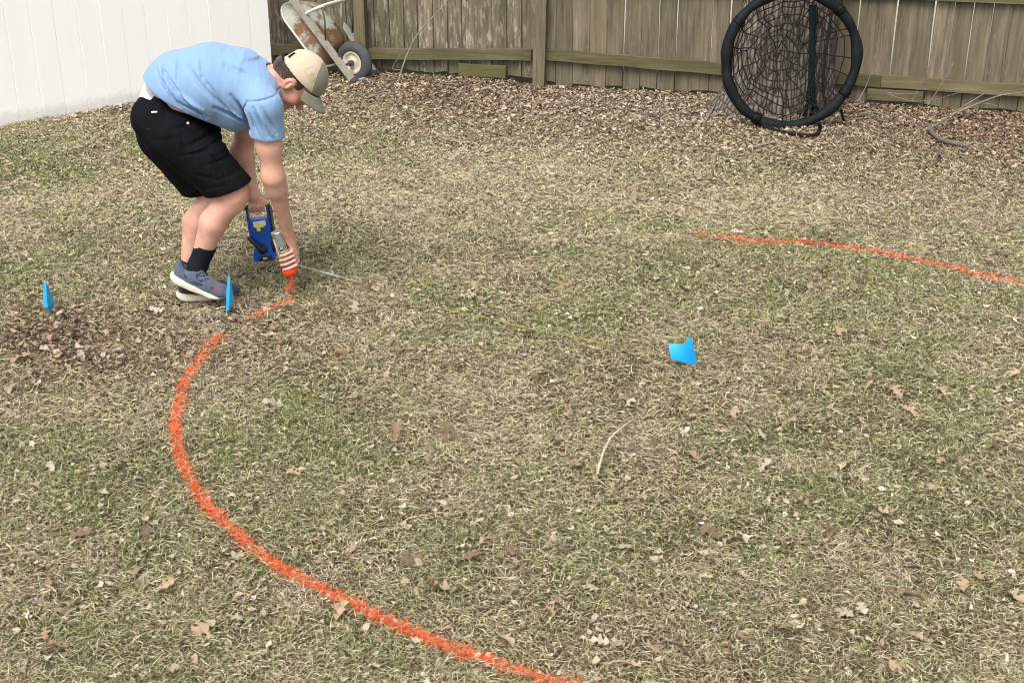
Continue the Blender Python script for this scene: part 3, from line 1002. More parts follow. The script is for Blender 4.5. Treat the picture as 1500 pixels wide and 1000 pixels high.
def build_body():
    B = Field((-1.95, 6.1, 0.02), (-0.84, 6.98, 1.36), 0.0055)
    ex = ((1, 0, 0), (0, 1, 0), (0, 0, 1))
    # torso core (under the clothes)
    B.chain([hip, W(280, 130, Y0), W(335, 122, Y0), W(375, 126, Y0)], [.11, .12, .13, .10], .04, 1.15, Y0)
    B.cone(hip, nHip, .10, .09, .03); B.cone(hip, fHip, .10, .09, .03)
    # legs
    for a, b, c, d in ((nHip, nKnee, nCalf, nAnk), (fHip, fKnee, fCalf, fAnk)):
        kn = Vector(b)
        B.cone(a, kn, .085, .066, .02)
        bulge = Vector(c) + Vector((-.012, 0, -.004))
        B.chain([kn, bulge, d], [.067, .064, .039], .02)
        B.cone(kn + Vector((.012, 0, .012)), kn + Vector((.004, 0, -.05)), .052, .045, .02)
        B.cone(d, d + Vector((0.0, 0, -.05)), .036, .03, .01)
    # arms
    for sh, el, wr in ((nSh, nEl, nWr), (fSh, fEl, fWr)):
        B.cone(W(380, 130, Y0), sh, .08, .068, .03)
        mid = sh.lerp(el, .55)
        B.chain([sh, mid, el], [.061, .054, .048], .04)
        fm = el.lerp(wr, .20)
        B.chain([el, fm, wr], [.048, .046, .029], .04)
    # neck and head
    B.chain([W(388, 124, Y0), HP(-.045, -.07)], [.075, .060], .03)
    B.ell(HP(0, 0), AX, (.097, .094, .076), .02)
    B.ell(HP(.030, -.062), AX, (.064, .074, .058), .025)
    B.ell(HP(.070, -.108), AX, (.026, .022, .026), .02)
    B.cone(HP(-.01, -.075, .045), HP(.065, -.108, .02), .022, .018, .02)
    B.cone(HP(-.01, -.075, -.045), HP(.065, -.108, -.02), .022, .018, .02)
    B.cone(HP(.078, .012, -.034), HP(.078, .012, .034), .020, .020, .015)
    B.cone(HP(.090, -.006), HP(.116, -.046), .008, .012, .012)
    for sg in (-1, 1):
        B.cone(HP(.104, -.048, sg * .011), HP(.100, -.046, sg * .014), .009, .008, .006)
        B.ell(HP(.060, -.040, sg * .045), AX, (.025, .025, .02), .02)
        B.ell_cut(HP(.100, -.010, sg * .033), AX, (.018, .012, .018), .012)
        B.ell(HP(.078, -.011, sg * .032), AX, (.013, .011, .013), .004)
        B.ell(HP(-.010, -.020, sg * .080), AX, (.021, .034, .011), .008)
        B.ell_cut(HP(-.008, -.016, sg * .092), AX, (.012, .022, .010), .005)
        B.cone(HP(-.004, -.012, sg * .085), HP(.002, -.030, sg * .084), .006, .006, .004)
    B.ell(HP(.090, -.074), AX, (.010, .008, .024), .008)
    B.ell(HP(.088, -.087), AX, (.010, .008, .021), .008)
    B.ell_cut(HP(.101, -.0805), AX, (.010, .0022, .022), .003)
    # --- near hand: closes round the can
    ups = (.010, .034, .058, .081); lens = (0.95, 1.05, 1.0, 0.85)
    for i in range(4):
        u_ = ups[i]; L_ = lens[i]
        mcp = canp(u_ + .012, R(-28), .052)
        pts = [mcp, canp(u_ + .004, R(28), .050), canp(u_, R(28 + 58 * L_), .0425), canp(u_ - .001, R(28 + 98 * L_), .0405)]
        B.chain(pts, [.0100, .0090, .0084, .0072], .003)
        B.chain([nWr, mcp], [.024, .0125], .012)
    th = [canp(.085, R(-62), .055), canp(.06, R(-105), .047), canp(.035, R(-140), .0435)]
    B.chain([nWr.lerp(th[0], .35)] + th, [.020, .014, .011, .009], .006)
    # --- far hand: hooks over the reel's handle
    h0, h1 = REEL(-.052, .282, 0), REEL(.052, .292, 0)
    for i in range(4):
        t = .2 + .2 * i
        c = h0.lerp(h1, t)
        mcp = c + Vector((0.004, .022, .030))
        pts = [mcp, c + Vector((0, -.006, .029)), c + Vector((0, -.028, .004)), c + Vector((0, -.018, -.020)), c + Vector((0, -.002, -.026))]
        B.chain(pts, [.0105, .010, .0093, .0086, .0075], .004)
        B.chain([fWr, mcp], [.026, .0125], .014)
    c = h0.lerp(h1, .98)
    B.chain([fWr.lerp(c, .5) + Vector((.01, -.01, 0)), c + Vector((.004, -.026, .018)), c + Vector((-.016, -.028, .004))], [.017, .012, .009], .006)
    return B

# --- reel frame: a across (+X-ish), b up, c depth
RC = W(389, 380, 6.745)
R_up = (W(376, 300, 6.745) - RC).normalized(); R_ac = Vector((1, 0, 0)); R_ac = (R_ac - R_up * R_ac.dot(R_up)).normalized()
R_dp = Vector((0, 1, 0))
def REEL(a, b, c): return RC + R_ac * a + R_up * b + R_dp * c
sdf_obj('body', build_body(), M_skin, person)

def build_shirt():
    S = Field((-1.95, 6.1, 0.6), (-0.90, 7.0, 1.36), 0.005)
    S.chain([W(232, 150, Y0), W(266, 128, Y0), W(312, 122, Y0), W(352, 124, Y0), W(382, 132, Y0)], [.136, .165, .180, .162, .122], .03, 1.16, Y0)
    S.chain([W(305, 142, Y0), W(345, 148, Y0), W(372, 146, Y0)], [.130, .138, .115], .03, 1.10, Y0)
    S.cone(W(380, 128, Y0), W(399, 122, Y0), .115, .082, .03)
    for sh, el, sg in ((nSh, nEl, -1), (fSh, fEl, 1)):
        d = (el - sh).normalized()
        S.cone(W(372, 138, Y0 + sg * .10), sh, .11, .086, .03)
        S.cone(sh, sh + d * .20, .084, .080, .022)
    # folds
    N_ = Y0 - 0.17
    S.add(folds([((226, 108), (272, 162), .0075, .009), ((240, 108), (300, 174), .007, .012), ((262, 148), (304, 172), .006, .010), ((276, 100), (330, 158), .010, .008),
                 ((298, 112), (350, 178), .010, .010), ((316, 156), (366, 187), .008, .013), ((350, 148), (368, 187), .008, .013), ((340, 138), (364, 172), .009, .009),
                 ((234, 98), (244, 130), .006, .007), ((376, 150), (396, 192), .0065, .009), ((390, 150), (408, 190), .006, .008), ((370, 160), (382, 190), .0055, .007),
                 ((266, 136), (298, 160), .010, -.009), ((334, 158), (360, 182), .008, -.009), ((250, 120), (290, 162), .007, -.006), ((330, 100), (372, 118), .014, .006),
                 ((308, 126), (344, 166), .008, -.006), ((395, 92), (405, 130), .008, .007), ((256, 92), (262, 122), .007, .005), ((290, 86), (300, 112), .009, .005),
                 ((383, 152), (402, 190), .006, -.006), ((355, 96), (388, 104), .009, .005),
                 ((359, 186), (357, 160), .0045, .006), ((357, 160), (366, 143), .0045, .006), ((364, 144), (408, 137), .0045, .005)], N_, 1.9))
    a, b = W(206, 124, Y0 - .15), W(301, 180, Y0 - .15)
    n = np.array([b.z - a.z, 0, -(b.x - a.x)]); n = n if n[0] < 0 else -n
    S.cut(plane_fn(a, n))
    # sleeve openings
    for sh, el, sg in ((nSh, nEl, -1), (fSh, fEl, 1)):
        d = (el - sh).normalized()
        e = sh + d * .135
        nd = d + Vector((-.15, 0, 0))
        pf = plane_fn(e, nd)
        lo, hi = np.array(e) - .14, np.array(e) + .14
        lo[2] = e.z - .12; hi[2] = e.z + .04
        sl, g = S.sub(lo, hi)
        reg = (np.abs(g[1] - e.y) < .11) & (np.sqrt((g[0] - e.x) ** 2 + 0 * g[1] + (g[2] - e.z) ** 2) < .16) & (g[2] < e.z + .05)
        cutv = pf(*g)
        lim = (g[0] > e.x - .085)
        S.F[sl] = np.where(reg & lim, np.maximum(S.F[sl], cutv), S.F[sl])
        f = Field(np.array(e) - .1, np.array(e) + .1, .02)
        A = np.array(sh + d * .10); Bp = np.array(sh + d * .2); dd = Bp - A
        def hole(X, Y, Z):
            px, py, pz = X - A[0], Y - A[1], Z - A[2]
            t = np.clip((px * dd[0] + py * dd[1] + pz * dd[2]) / (dd @ dd), 0, 1)
            return -(np.sqrt((px - t * dd[0]) ** 2 + (py - t * dd[1]) ** 2 + (pz - t * dd[2]) ** 2) - .066)
        S.cut_box(hole, np.array(e) - .1, np.array(e) + .1, .006)
    # neck opening
    S.ell_cut(HP(-.035, -.075), AX, (.075, .055, .072), .01)
    return S
sdf_obj('shirt', build_shirt(), M_shirt, person)

# undershirt band showing between shirt and shorts
U = Field((-1.95, 6.2, 0.7), (-1.3, 6.9, 1.3), 0.007)
U.chain([W(239, 166, Y0), W(249, 144, Y0)], [.126, .132], .03, 1.17, Y0)
U.cut(plane_fn(W(250, 150, Y0), (W(250, 150, Y0) - W(205, 210, Y0))))
sdf_obj('undershirt', U, M_white_cloth, person)

def build_shorts():
    S = Field((-1.95, 6.15, 0.3), (-1.1, 6.95, 1.2), 0.0055)
    S.chain([W(237, 168, Y0), W(252, 188, Y0)], [.129, .134], .03, 1.2, Y0)
    S.cone(W(227, 174, YN + .01), W(245, 196, YN), .111, .118, .03); S.cone(W(226, 174, YF - .01), W(239, 196, YF), .108, .116, .03)
    S.cone(W(255, 165, Y0), W(290, 200, Y0), .11, .11, .03, 1.2, Y0)
    S.chain([W(256, 198, YN), W(300, 238, YN - .005), W(342, 282, YN - .012)], [.128, .120, .108], .02)
    S.chain([W(240, 200, YF), W(276, 242, YF - .01), W(312, 294, YF - .02)], [.125, .115, .105], .02)
    S.add(folds([((270, 214), (330, 196), .009, .009), ((264, 226), (306, 220), .007, .006), ((296, 214), (346, 214), .008, .008), ((300, 240), (354, 232), .007, .007), ((284, 252), (322, 262), .010, .006),
                 ((318, 262), (364, 252), .006, .005), ((300, 276), (340, 268), .007, .004), ((226, 205), (262, 200), .012, .005), ((262, 250), (292, 286), .012, .008), ((250, 190), (292, 182), .007, .005),
                 ((308, 222), (330, 256), .0045, .006), ((330, 256), (352, 250), .0045, .004), ((278, 222), (326, 206), .008, -.006), ((300, 226), (345, 222), .008, -.004), ((240, 224), (262, 246), .014, -.005)], Y0 - .2))
    # waist: upper edge
    a, b = W(190, 146, Y0 - .15), W(305, 154, Y0 - .15)
    n = np.array([b.z - a.z, 0, -(b.x - a.x)]); n = n if n[2] > 0 else -n
    S.cut(plane_fn(a, n))
    return S
def hem_cut(S, a, b, Y, sg):
    A, Bp = W(*a, Y), W(*b, Y)
    n = np.array([Bp.z - A.z, 0.0, -(Bp.x - A.x)]); n = n if n[2] < 0 else -n
    f = plane_fn(A, n); yc = Y0 - .005
    def fn(X, Y_, Z):
        side = (Y_ - yc) * sg
        return np.where(side > 0, f(X, Y_, Z), -1.0)
    S.cut(fn, .004)
def leg_hole(S, a, b, r):
    a = np.array(a); b = np.array(b); d = b - a
    def fn(X, Y, Z):
        px, py, pz = X - a[0], Y - a[1], Z - a[2]
        t = np.clip((px * d[0] + py * d[1] + pz * d[2]) / (d @ d), 0, 1)
        return -(np.sqrt((px - t * d[0]) ** 2 + (py - t * d[1]) ** 2 + (pz - t * d[2]) ** 2) - r)
    S.cut_box(fn, np.minimum(a, b) - .15, np.maximum(a, b) + .15, .006)
S = build_shorts()
hem_cut(S, (304, 293), (369, 272), YN - .10, -1)
hem_cut(S, (268, 291), (330, 283), YF - .10, 1)
leg_hole(S, nHip.lerp(nKnee, .72), nHip.lerp(nKnee, 1.2), .092)
leg_hole(S, fHip.lerp(fKnee, .72), fHip.lerp(fKnee, 1.2), .090)
shorts = sdf_obj('shorts', S, M_shorts, person)
def near_surface(obj, px, py):
    """first hit of the photograph's ray with obj"""
    off = Vector((0, 0, 0)); p = obj
    while p is not None: off += p.location; p = p.parent
    o = Vector((0, 0, CAM_H)) - off; d = Vector(ray(px, py)).normalized()
    me = obj.data
    from mathutils.bvhtree import BVHTree
    key = me.name
    if key not in _bvh:
        _bvh[key] = BVHTree.FromPolygons([v.co for v in me.vertices], [p_.vertices for p_ in me.polygons])
    h = _bvh[key].ray_cast(o, d)
    return (h[0] + off, h[1]) if h[0] is not None else (W(px, py, Y0), Vector((0, -1, 0)))
_bvh = {}
def patch(name, obj, pts, mat, lift=0.002, parent=None):
    """small flat piece laid on a surface, corners given in photograph pixels"""
    q = [near_surface(obj, *p) for p in pts]
    v = [a + n * lift for a, n in q]; v2 = [a - n * 0.002 for a, n in q]
    k = len(v); mb = MB(); mb.v = [tuple(x) for x in v + v2]
    mb.f = [tuple(range(k))] + [(i, (i + 1) % k, k + (i + 1) % k, k + i) for i in range(k)]
    return mb.build(name, mat, parent or obj)
patch('logo', shorts, [(221.5, 163.5), (230, 163), (230.2, 165), (222, 165.6)], M_white)
patch('rivet', shorts, [(275 + 2 * math.cos(a), 180.5 + 2 * math.sin(a)) for a in np.linspace(0, 5.5, 7)], M_white)
patch('pocket_tab', shorts, [(213, 188), (221, 188), (221, 189.6), (214, 189.6)], M_black)

# --- hair
Hh = Field((-1.3, 6.3, 0.9), (-0.72, 6.8, 1.4), 0.0045)
Hh.ell(HP(-.003, .002), AX, (.103, .098, .0805), .01)
Hh.cone(HP(-.085, -.03, -.03), HP(-.085, -.03, .03), .03, .03, .02)
Hh.cut(plane_fn(HP(.045, 0), HF * 1 + HU * .15), .01)
Hh.cut(plane_fn(HP(.04, -.002), -HU + HF * .48), .01)
for sg in (-1, 1): Hh.ell_cut(HP(-.010, -.030, sg * .085), AX, (.026, .046, .03), .006)
sdf_obj('hair', Hh, M_hair, person)

# --- cap
cap = empty('cap', (0, 0, 0), None, None)
cap.parent = person; cap.location = HC - person.location
def dotp(P_, o, d): return (P_[:, 0] - o[0]) * d[0] + (P_[:, 1] - o[1]) * d[1] + (P_[:, 2] - o[2]) * d[2]
Cf = Field((-1.3, 6.3, 0.9), (-0.72, 6.8, 1.4), 0.004)
Cf.ell(HP(-.002, .034), AX, (.112, .106, .089), .01)
CE = HP(.0, .026); CEn = (-HU + HF * .28).normalized()
Cf.cut(plane_fn(CE, CEn), .004)
Cf.ell_cut(HP(-.002, .030), AX, (.106, .096, .083), .004)
Cf.ell_cut(HP(-.118, .028), AX, (.04, .034, .036), .004)      # opening above the strap
sd = (HF + HU).normalized()
sdf_obj('crown', Cf, M_cap_tan, cap, keep=lambda c: dotp(c, np.array(HP(.030, .090)), np.array(sd)) < 0)
fp = sdf_obj('front_panel', Cf, M_cap_olive, cap, keep=lambda c: dotp(c, np.array(HP(.030, .090)), np.array(sd)) >= 0)
# brim: curved plate
mb = MB(); nu, nvv = 13, 7
for side in (0, 1):
    for i in range(nu):
        al = (i / (nu - 1) - .5) * 2
        for j in range(nvv):
            r_ = j / (nvv - 1)
            an = al * R(66)
            f0 = .106 * math.cos(an); l0 = .090 * math.sin(an)
            ext = .074 * math.cos(al * R(80)) ** .6 * r_
            drop = -.026 * al * al * (0.3 + .7 * r_) - .010 * r_
            mb.v.append(tuple(HP(f0 + ext, .026 + f0 * .28 + drop - side * .004, l0 * (1 + .06 * r_))))
K = nu * nvv
for i in range(nu - 1):
    for j in range(nvv - 1):
        a = i * nvv + j
        mb.f.append((a, a + 1, a + nvv + 1, a + nvv)); mb.f.append((K + a, K + a + nvv, K + a + nvv + 1, K + a + 1))
for i in range(nu - 1):
    for j in (0, nvv - 1):
        a = i * nvv + j; mb.f.append((a, a + nvv, K + a + nvv, K + a))
for j in range(nvv - 1):
    for i in (0, nu - 1):
        a = i * nvv + j; mb.f.append((a, a + 1, K + a + 1, K + a))
mb.build('brim', M_cap_olive, cap, True)
mb = MB()
mb.tube([HP(-.112 * math.cos(a), .030 - .112 * math.cos(a) * .28, .089 * math.sin(a)) for a in np.linspace(-.55, .55, 9)], .0085, 6)
mb.build('strap', M_sock, cap, True)
crown = [o for o in cap.children if o.name.startswith('crown')][0]
patch('logo', crown, [(444, 104), (452, 99), (460, 97), (463, 103), (463, 112), (460, 119), (455, 117), (448, 110)], M_cap_logo2, .0012)
patch('logo', crown, [(450, 111), (456, 106), (461, 108), (461, 115), (458, 120), (454, 117)], M_cap_logo, .0024)
patch('button_tab', crown, [(422, 83), (431, 77), (433, 79), (424, 86)], M_sock, .002)

# --- socks and shoes
def build_shoe(heel, toe, roll, dark, other):
    """heel, toe: sole bottom points; local x along the foot"""
    X = (toe - heel); L = X.length; X = X.normalized()
    Yv = Vector((0, 0, 1)).cross(X).normalized(); Zv = X.cross(Yv)
    Zv = (Zv + Yv * roll).normalized(); Yv = Zv.cross(X)
    Px = lambda x, y, z: heel + X * x + Yv * y + Zv * z
    ax = (X, Yv, Zv)
    sh = empty('shoe', (0, 0, 0), None, None); sh.parent = person
    sh.location = heel - person.location
    bb = [Px(-.03, y, z) for y in (-.08, .08) for z in (-.03, .17)] + [Px(L + .03, y, z) for y in (-.08, .08) for z in (-.03, .17)]
    lo = np.min(np.array(bb), 0) - .01; hi = np.max(np.array(bb), 0) + .01
    bend = lambda x: .030 * max(0, (x - .20) / .1) ** 2          # toe spring
    F_ = Field(lo, hi, .004)
    F_.chain([Px(.045, 0, .055), Px(.10, 0, .050), Px(.17, .004, .042), Px(.235, .004, .040)], [.036, .036, .040, .038], .02)
    F_.chain([Px(.035, 0, .078), Px(.085, 0, .074), Px(.15, 0, .060)], [.030, .034, .032], .015)
    F_.cone(Px(.25, .004, .040), Px(.272, .002, .040), .034, .028, .02)
    F_.cone(Px(.012, 0, .104), Px(.026, 0, .06), .013, .026, .012)
    F_.cone(Px(.118, 0, .110), Px(.125, 0, .075), .018, .028, .012)
    F_.cut(plane_fn(Px(0, 0, .026), -Zv), .004)
    F_.ell_cut(Px(.066, 0, .122), (X, Yv, Zv), (.043, .040, .040), .006)
    sdf_obj('upper', F_, dark, sh)
    S_ = Field(lo, hi, .004)
    S_.cone(Px(.040, 0, .018), Px(.11, 0, .016), .044, .040, .02); S_.cone(Px(.11, 0, .016), Px(.22, .004, .018), .040, .047, .02)
    S_.cone(Px(.22, .004, .018), Px(.262, .002, .022), .047, .036, .02)
    S_.cone(Px(.02, 0, .03), Px(.06, 0, .02), .03, .03, .02)
    S_.cut(plane_fn(Px(0, 0, .046), Zv - X * -.10), .006)
    S_.cut(plane_fn(Px(0, 0, .002), -Zv), .006)
    S_.cut(plane_fn(Px(.215, 0, .002), -Zv * .95 + X * .30), .01)
    S_.cut(plane_fn(Px(.03, 0, .002), -Zv * .9 - X * .4), .01)
    sdf_obj('midsole', S_, M_sole, sh)
    mb = MB()
    out = []
    for k in range(28):
        an = 2 * math.pi * k / 28
        x = .145 + .125 * math.cos(an); w = (.036 + .008 * math.cos(an)) * math.sin(an)
        z = -.001 + (.032 * max(0, (x - .20)) / .08 if x > .2 else 0) + (.014 * (.05 - x) / .05 if x < .05 else 0)
        out.append(Px(x, w, z))
    mb.prism(out, Zv * .006); mb.build('outsole', M_outsole, sh)
    # laces
    for q in range(4):
        x = .125 + .022 * q
        mb = MB(); mb.tube([Px(x, -.026, .096 - .012 * q - .008), Px(x + .004, 0, .108 - .0125 * q), Px(x, .026, .096 - .012 * q - .008)], .0032, 5); mb.build('lace', M_shoe_dark, sh, True)
    return sh
nHeel, nToe = W(250, 410, YN - .02), W(344, 448, YN - .05)
fHeel, fToe = G(262, 439, .012), G(352, 434, .012)
ns = build_shoe(nHeel, nToe, 0.05, M_shoe, None)
fs = build_shoe(fHeel, fToe, 0.0, M_shoe_dark, None)
nup = [o for o in ns.children if o.name.startswith('upper')][0]
patch('heel_tab', nup, [(262, 388), (266, 383), (271, 390), (272, 397), (266, 394)], M_shoe_dark, .002, ns)
patch('lace_panel', nup, [(286, 402), (296, 398), (304, 400), (307, 406), (303, 412), (294, 414), (288, 409)], M_shoe_dark, .0015, ns)
for q_ in range(4):
    patch('eyelet', nup, [(289 + 4 * q_, 404 - .4 * q_), (291.4 + 4 * q_, 403.6 - .4 * q_), (291.6 + 4 * q_, 405 - .4 * q_), (289.2 + 4 * q_, 405.4 - .4 * q_)], M_black, .003, ns)
    patch('eyelet', nup, [(290.5 + 4 * q_, 410 - .7 * q_), (293 + 4 * q_, 409.6 - .7 * q_), (293.2 + 4 * q_, 411 - .7 * q_), (290.8 + 4 * q_, 411.4 - .7 * q_)], M_black, .003, ns)
patch('toe_overlay', nup, [(318, 424), (328, 421), (336, 425), (339, 432), (330, 434), (318, 430)], M_shoe_dark, .0015, ns)
patch('side_stripe', nup, [(270, 402), (282, 411), (296, 416), (312, 421), (312, 423), (294, 418.5), (280, 413.5), (269, 405)], M_shoe_dark, .0015, ns)
patch('logo', nup, [(312, 418), (318, 419.5), (322, 419), (322, 420.5), (318, 421), (312, 420)], M_maroon, .0015, ns)
patch('logo', nup, [(313, 423), (318, 421.8), (324, 423), (324, 424.5), (318, 423.3), (313, 424.6)], M_maroon, .0015, ns)
for nm, a, b, c_ in (('near', nCalf, nAnk, W(279, 405, YN - .005)), ('far', fCalf, fAnk, W(283, 412, YF - .08))):
    K_ = Field(np.minimum(np.array(c_), np.array(a)) - .09, np.maximum(np.array(a), np.array(c_)) + .09, .005)
    top = a.lerp(b, .47)
    K_.chain([top, b, c_ + Vector((.015, 0, 0))], [.054, .046, .045], .02)
    dn = (a - b).normalized()
    K_.cut(plane_fn(a.lerp(b, .52) if nm == 'near' else a.lerp(b, .9), dn), .004)
    so = sdf_obj('sock', K_, M_sock, person)
    if nm == 'near': patch('logo', so, [(288, 354.5), (290, 353), (291.5, 354.5), (290, 356.5), (288.3, 356)], M_white)

# ================================================================== spray can
can = empty('spray_can', CANN, 'grey spray paint can held upside down with bright orange cap', 'spray can')
Lc = (CANN - CANT).length
mb = MB(); mb.lathe(CANT, ca, [(.004, .031), (.012, .0325), (.018, CR), (Lc - .022, CR), (Lc - .012, .031), (Lc - .002, .022)], 36); mb.build('can_body', M_can, can, True)
mb = MB(); mb.lathe(CANT, ca, [(.012, 0), (.011, .015), (.006, .027), (-.001, .0305), (.0, .0335), (.006, .0335), (.009, .032)], 36); mb.build('base_rim', M_steel, can, True)
def wrap(name, a0, a1, u0, u1, mat, r=CR + .0006, n=14):
    mb = MB()
    for k in range(n):
        an = a0 + (a1 - a0) * k / (n - 1)
        for uu in (u0, u1):
            for rr_ in (r, r - .002): mb.v.append(tuple(canp(uu, an, rr_)))
    for k in range(n - 1):
        b = k * 4
        mb.f += [(b, b + 4, b + 6, b + 2), (b, b + 1, b + 5, b + 4), (b + 2, b + 6, b + 7, b + 3)]
    mb.f += [(0, 2, 3, 1), ((n - 1) * 4, (n - 1) * 4 + 1, (n - 1) * 4 + 3, (n - 1) * 4 + 2)]
    return mb.build(name, mat, can, True)
wrap('label_stripe', R(128), R(150), .01, Lc - .03, M_can_light)
wrap('label_band', R(8), R(105), Lc * .52, Lc * .52 + .022, M_black)
M_label_ink = plain('pale_green_label_ink', (0.62, 0.68, 0.45), 0.6, 0.05)
wrap('label_edge', R(-5), R(100), Lc * .52 - .006, Lc * .52 - .003, M_label_ink)
# lettering on the band, bent round the can
def can_text(txt, a_start, u_c, size):
    cu = bpy.data.curves.new('lettering', 'FONT'); cu.body = txt; cu.size = size; cu.extrude = 0
    ob = bpy.data.objects.new('lettering', cu); COL.objects.link(ob)
    dg = bpy.context.evaluated_depsgraph_get(); me = bpy.data.meshes.new_from_object(ob.evaluated_get(dg))
    bpy.data.objects.remove(ob)
    vv = [canp(u_c + v.co.y, a_start - v.co.x / CR, CR + .0014) for v in me.vertices]
    ff = [tuple(p.vertices) for p in me.polygons]
    return mesh_obj('lettering', vv, ff, M_label_ink, can)
can_text('FLU', R(98), Lc * .52 + .004, .021)
mb = MB(); mb.lathe(CANN, ca, [(-.006, .026), (-.002, .0355), (.004, .0385), (.016, .038), (.030, .030), (.042, .016), (.044, 0)], 30); mb.build('cap', M_orange_cap, can, True)
mb = MB(); mb.lathe(CANN, ca, [(.042, .006), (.050, .005), (.050, 0)], 14); mb.build('nozzle', M_white, can, True)

# ================================================================== measuring tape reel and its tape
reel = empty('tape_reel', RC, 'blue and black tape measure reel with a crank hanging from his hand', 'tape reel')
def rpoly(pts, c0, c1, mat, name, bev=.004, parent=None):
    mb = MB(); mb.prism([REEL(a, b, c0) for a, b in pts], R_dp * (c1 - c0))
    o = mb.build(name, mat, parent or reel)
    bm = bmesh.new(); bm.from_mesh(o.data)
    bmesh.ops.bevel(bm, geom=[e for e in bm.edges], offset=bev, segments=2, profile=.6, affect='EDGES', clamp_overlap=True)
    bm.to_mesh(o.data); bm.free()
    return o
low = [(-.050, 0), (.050, 0), (.055, .03), (.047, .07), (.047, .10), (.056, .13), (.059, .20), (.048, .225), (-.048, .22), (-.058, .19), (-.056, .14), (-.036, .10), (-.040, .07), (-.052, .045), (-.056, .02)]
rpoly(low, -.03, .03, M_blue, 'casing', .008)
rpoly([(-.060, .18), (-.046, .19), (-.046, .275), (-.056, .28)], -.016, .016, M_blue, 'handle_post', .004)
rpoly([(.060, .18), (.046, .19), (.046, .285), (.056, .292)], -.016, .016, M_blue, 'handle_post', .004)
mb = MB(); mb.tube(spline([REEL(-.056, .268, 0), REEL(-.046, .284, 0), REEL(0, .289, 0), REEL(.046, .293, 0), REEL(.057, .275, 0)], 18), .0125, 10); mb.build('grip', M_black, reel, True)
rpoly([(.05, .04), (.066, .05), (.068, .27), (.058, .275), (.056, .05)], -.026, .026, M_black, 'edge_guard', .003)
rpoly([(-.026, .188), (.036, .194), (.036, .220), (-.026, .214)], -.0335, -.029, M_white, 'label', .001)
rpoly([(-.012, .166), (.006, .166), (.006, .184), (.028, .186), (.028, .200), (-.020, .196), (-.020, .184), (-.012, .184)], -.0355, -.031, M_yellow, 'sticker', .0008)
cr = MB(); pts = [REEL(-.056, .142, -.046), REEL(-.034, .112, -.050), REEL(-.006, .078, -.048), REEL(.002, .066, -.046)]
cr.tube(spline(pts, 14), [.011, .0115, .012, .012, .012, .012, .012, .0125, .013, .013, .0135, .014, .014, .012], 8); crank = cr.build('crank', M_black, reel, True)
mb = MB(); mb.lathe(REEL(0, .068, -.028), -R_dp, [(0, .026), (.008, .025), (.012, .018), (.022, .016), (.024, 0)], 24); mb.build('hub', M_black, reel, True)
rpoly([(-.030, .004), (.044, .006), (.040, .034), (-.022, .032)], -.036, -.028, M_black, 'mouth', .003)
rpoly([(-.004, .015), (.018, .0155), (.018, .024), (-.004, .0235)], -.0385, -.034, M_can_light, 'label', .0006)
# tape: pulled out of the reel, twists and runs through the grass to the flag
tp = [W(410, 380, 6.72), W(441, 390, 6.60), G(475, 399, .045), G(510, 409, .028), G(560, 425, .004), G(620, 445, .008), G(665, 456, .018), G(720, 467, .026), G(770, 480, .024), G(830, 491, .028), G(895, 505, .020), G(945, 515, .012), G(990, 526, .02)]
tw = [0, 0, 0, 10, 60, 100, 130, 150, 160, 165, 170, 175, 180]
def tape_piece(i0, i1, mat, name, w=.0065):
    pts = spline(tp, 121); sel = range(int(i0 * 10), int(i1 * 10) + 1)
    mb = MB()
    for q in sel:
        p = pts[q]; t_ = (pts[min(q + 1, 120)] - pts[max(q - 1, 0)]).normalized()
        sd_ = t_.cross(Vector((0, 0, 1))).normalized(); up_ = sd_.cross(t_)
        wave = R(55 + 20 * math.sin(q * .35))
        d_ = sd_ * math.cos(wave) + up_ * math.sin(wave); nn = d_.cross(t_)
        for s1, s2 in ((-1, -1), (1, -1), (1, 1), (-1, 1)):
            mb.v.append(tuple(p + d_ * (w * s1) + nn * (.0006 * s2)))
    m_ = len(mb.v) // 4
    for k in range(m_ - 1):
        for j in range(4):
            j2 = (j + 1) % 4; mb.f.append((k * 4 + j, k * 4 + j2, k * 4 + 4 + j2, k * 4 + 4 + j))
    return mb.build(name, mat, reel)
tape_piece(0, 3.3, M_tape_w, 'tape', .0055)
tape_piece(3.3, 12, M_tape_y, 'tape', .0035)

# ================================================================== marker flags
# centre flag with the tape hooked on its wire
yb = G(1018, 532).y
t = empty('marker_flag', (W(1018, 530, yb).x, yb, 0), 'bright blue marker flag with a creased sheet at the end of the tape', 'flag', 'blue marker flags in the lawn')
mb = MB(); mb.tube([Vector((W(1018, 530, yb).x, yb, -.02)), W(1016, 515, yb), W(1010, 496, yb + .01)], .0018, 6); mb.build('wire', M_wire, t, True)
pq = [(979, 503, -.05), (991, 504, -.056), (1004, 503.5, -.06), (981, 514, -.075), (994, 516.5, -.08), (1009, 518, -.07), (983.5, 525, -.085), (1001, 530.5, -.085), (1018.5, 535, -.05),
      (1007, 494.5, -.045), (1013, 494.5, -.04), (1017, 512, -.045), (1021.5, 533, -.035)]
v1 = [W(a, b, yb + c) for a, b, c in pq]; nq = len(v1)
mb = MB(); mb.v = [tuple(p) for p in v1] + [tuple(p + Vector((0, .0012, .0006))) for p in v1]
qf = [(0, 1, 4, 3), (1, 2, 5, 4), (3, 4, 7, 6), (4, 5, 8, 7), (2, 9, 10), (2, 10, 11, 5), (5, 11, 12, 8)]
mb.f = qf + [tuple(nq + i for i in f[::-1]) for f in qf]
mb.build('sheet', M_flag, t, True)
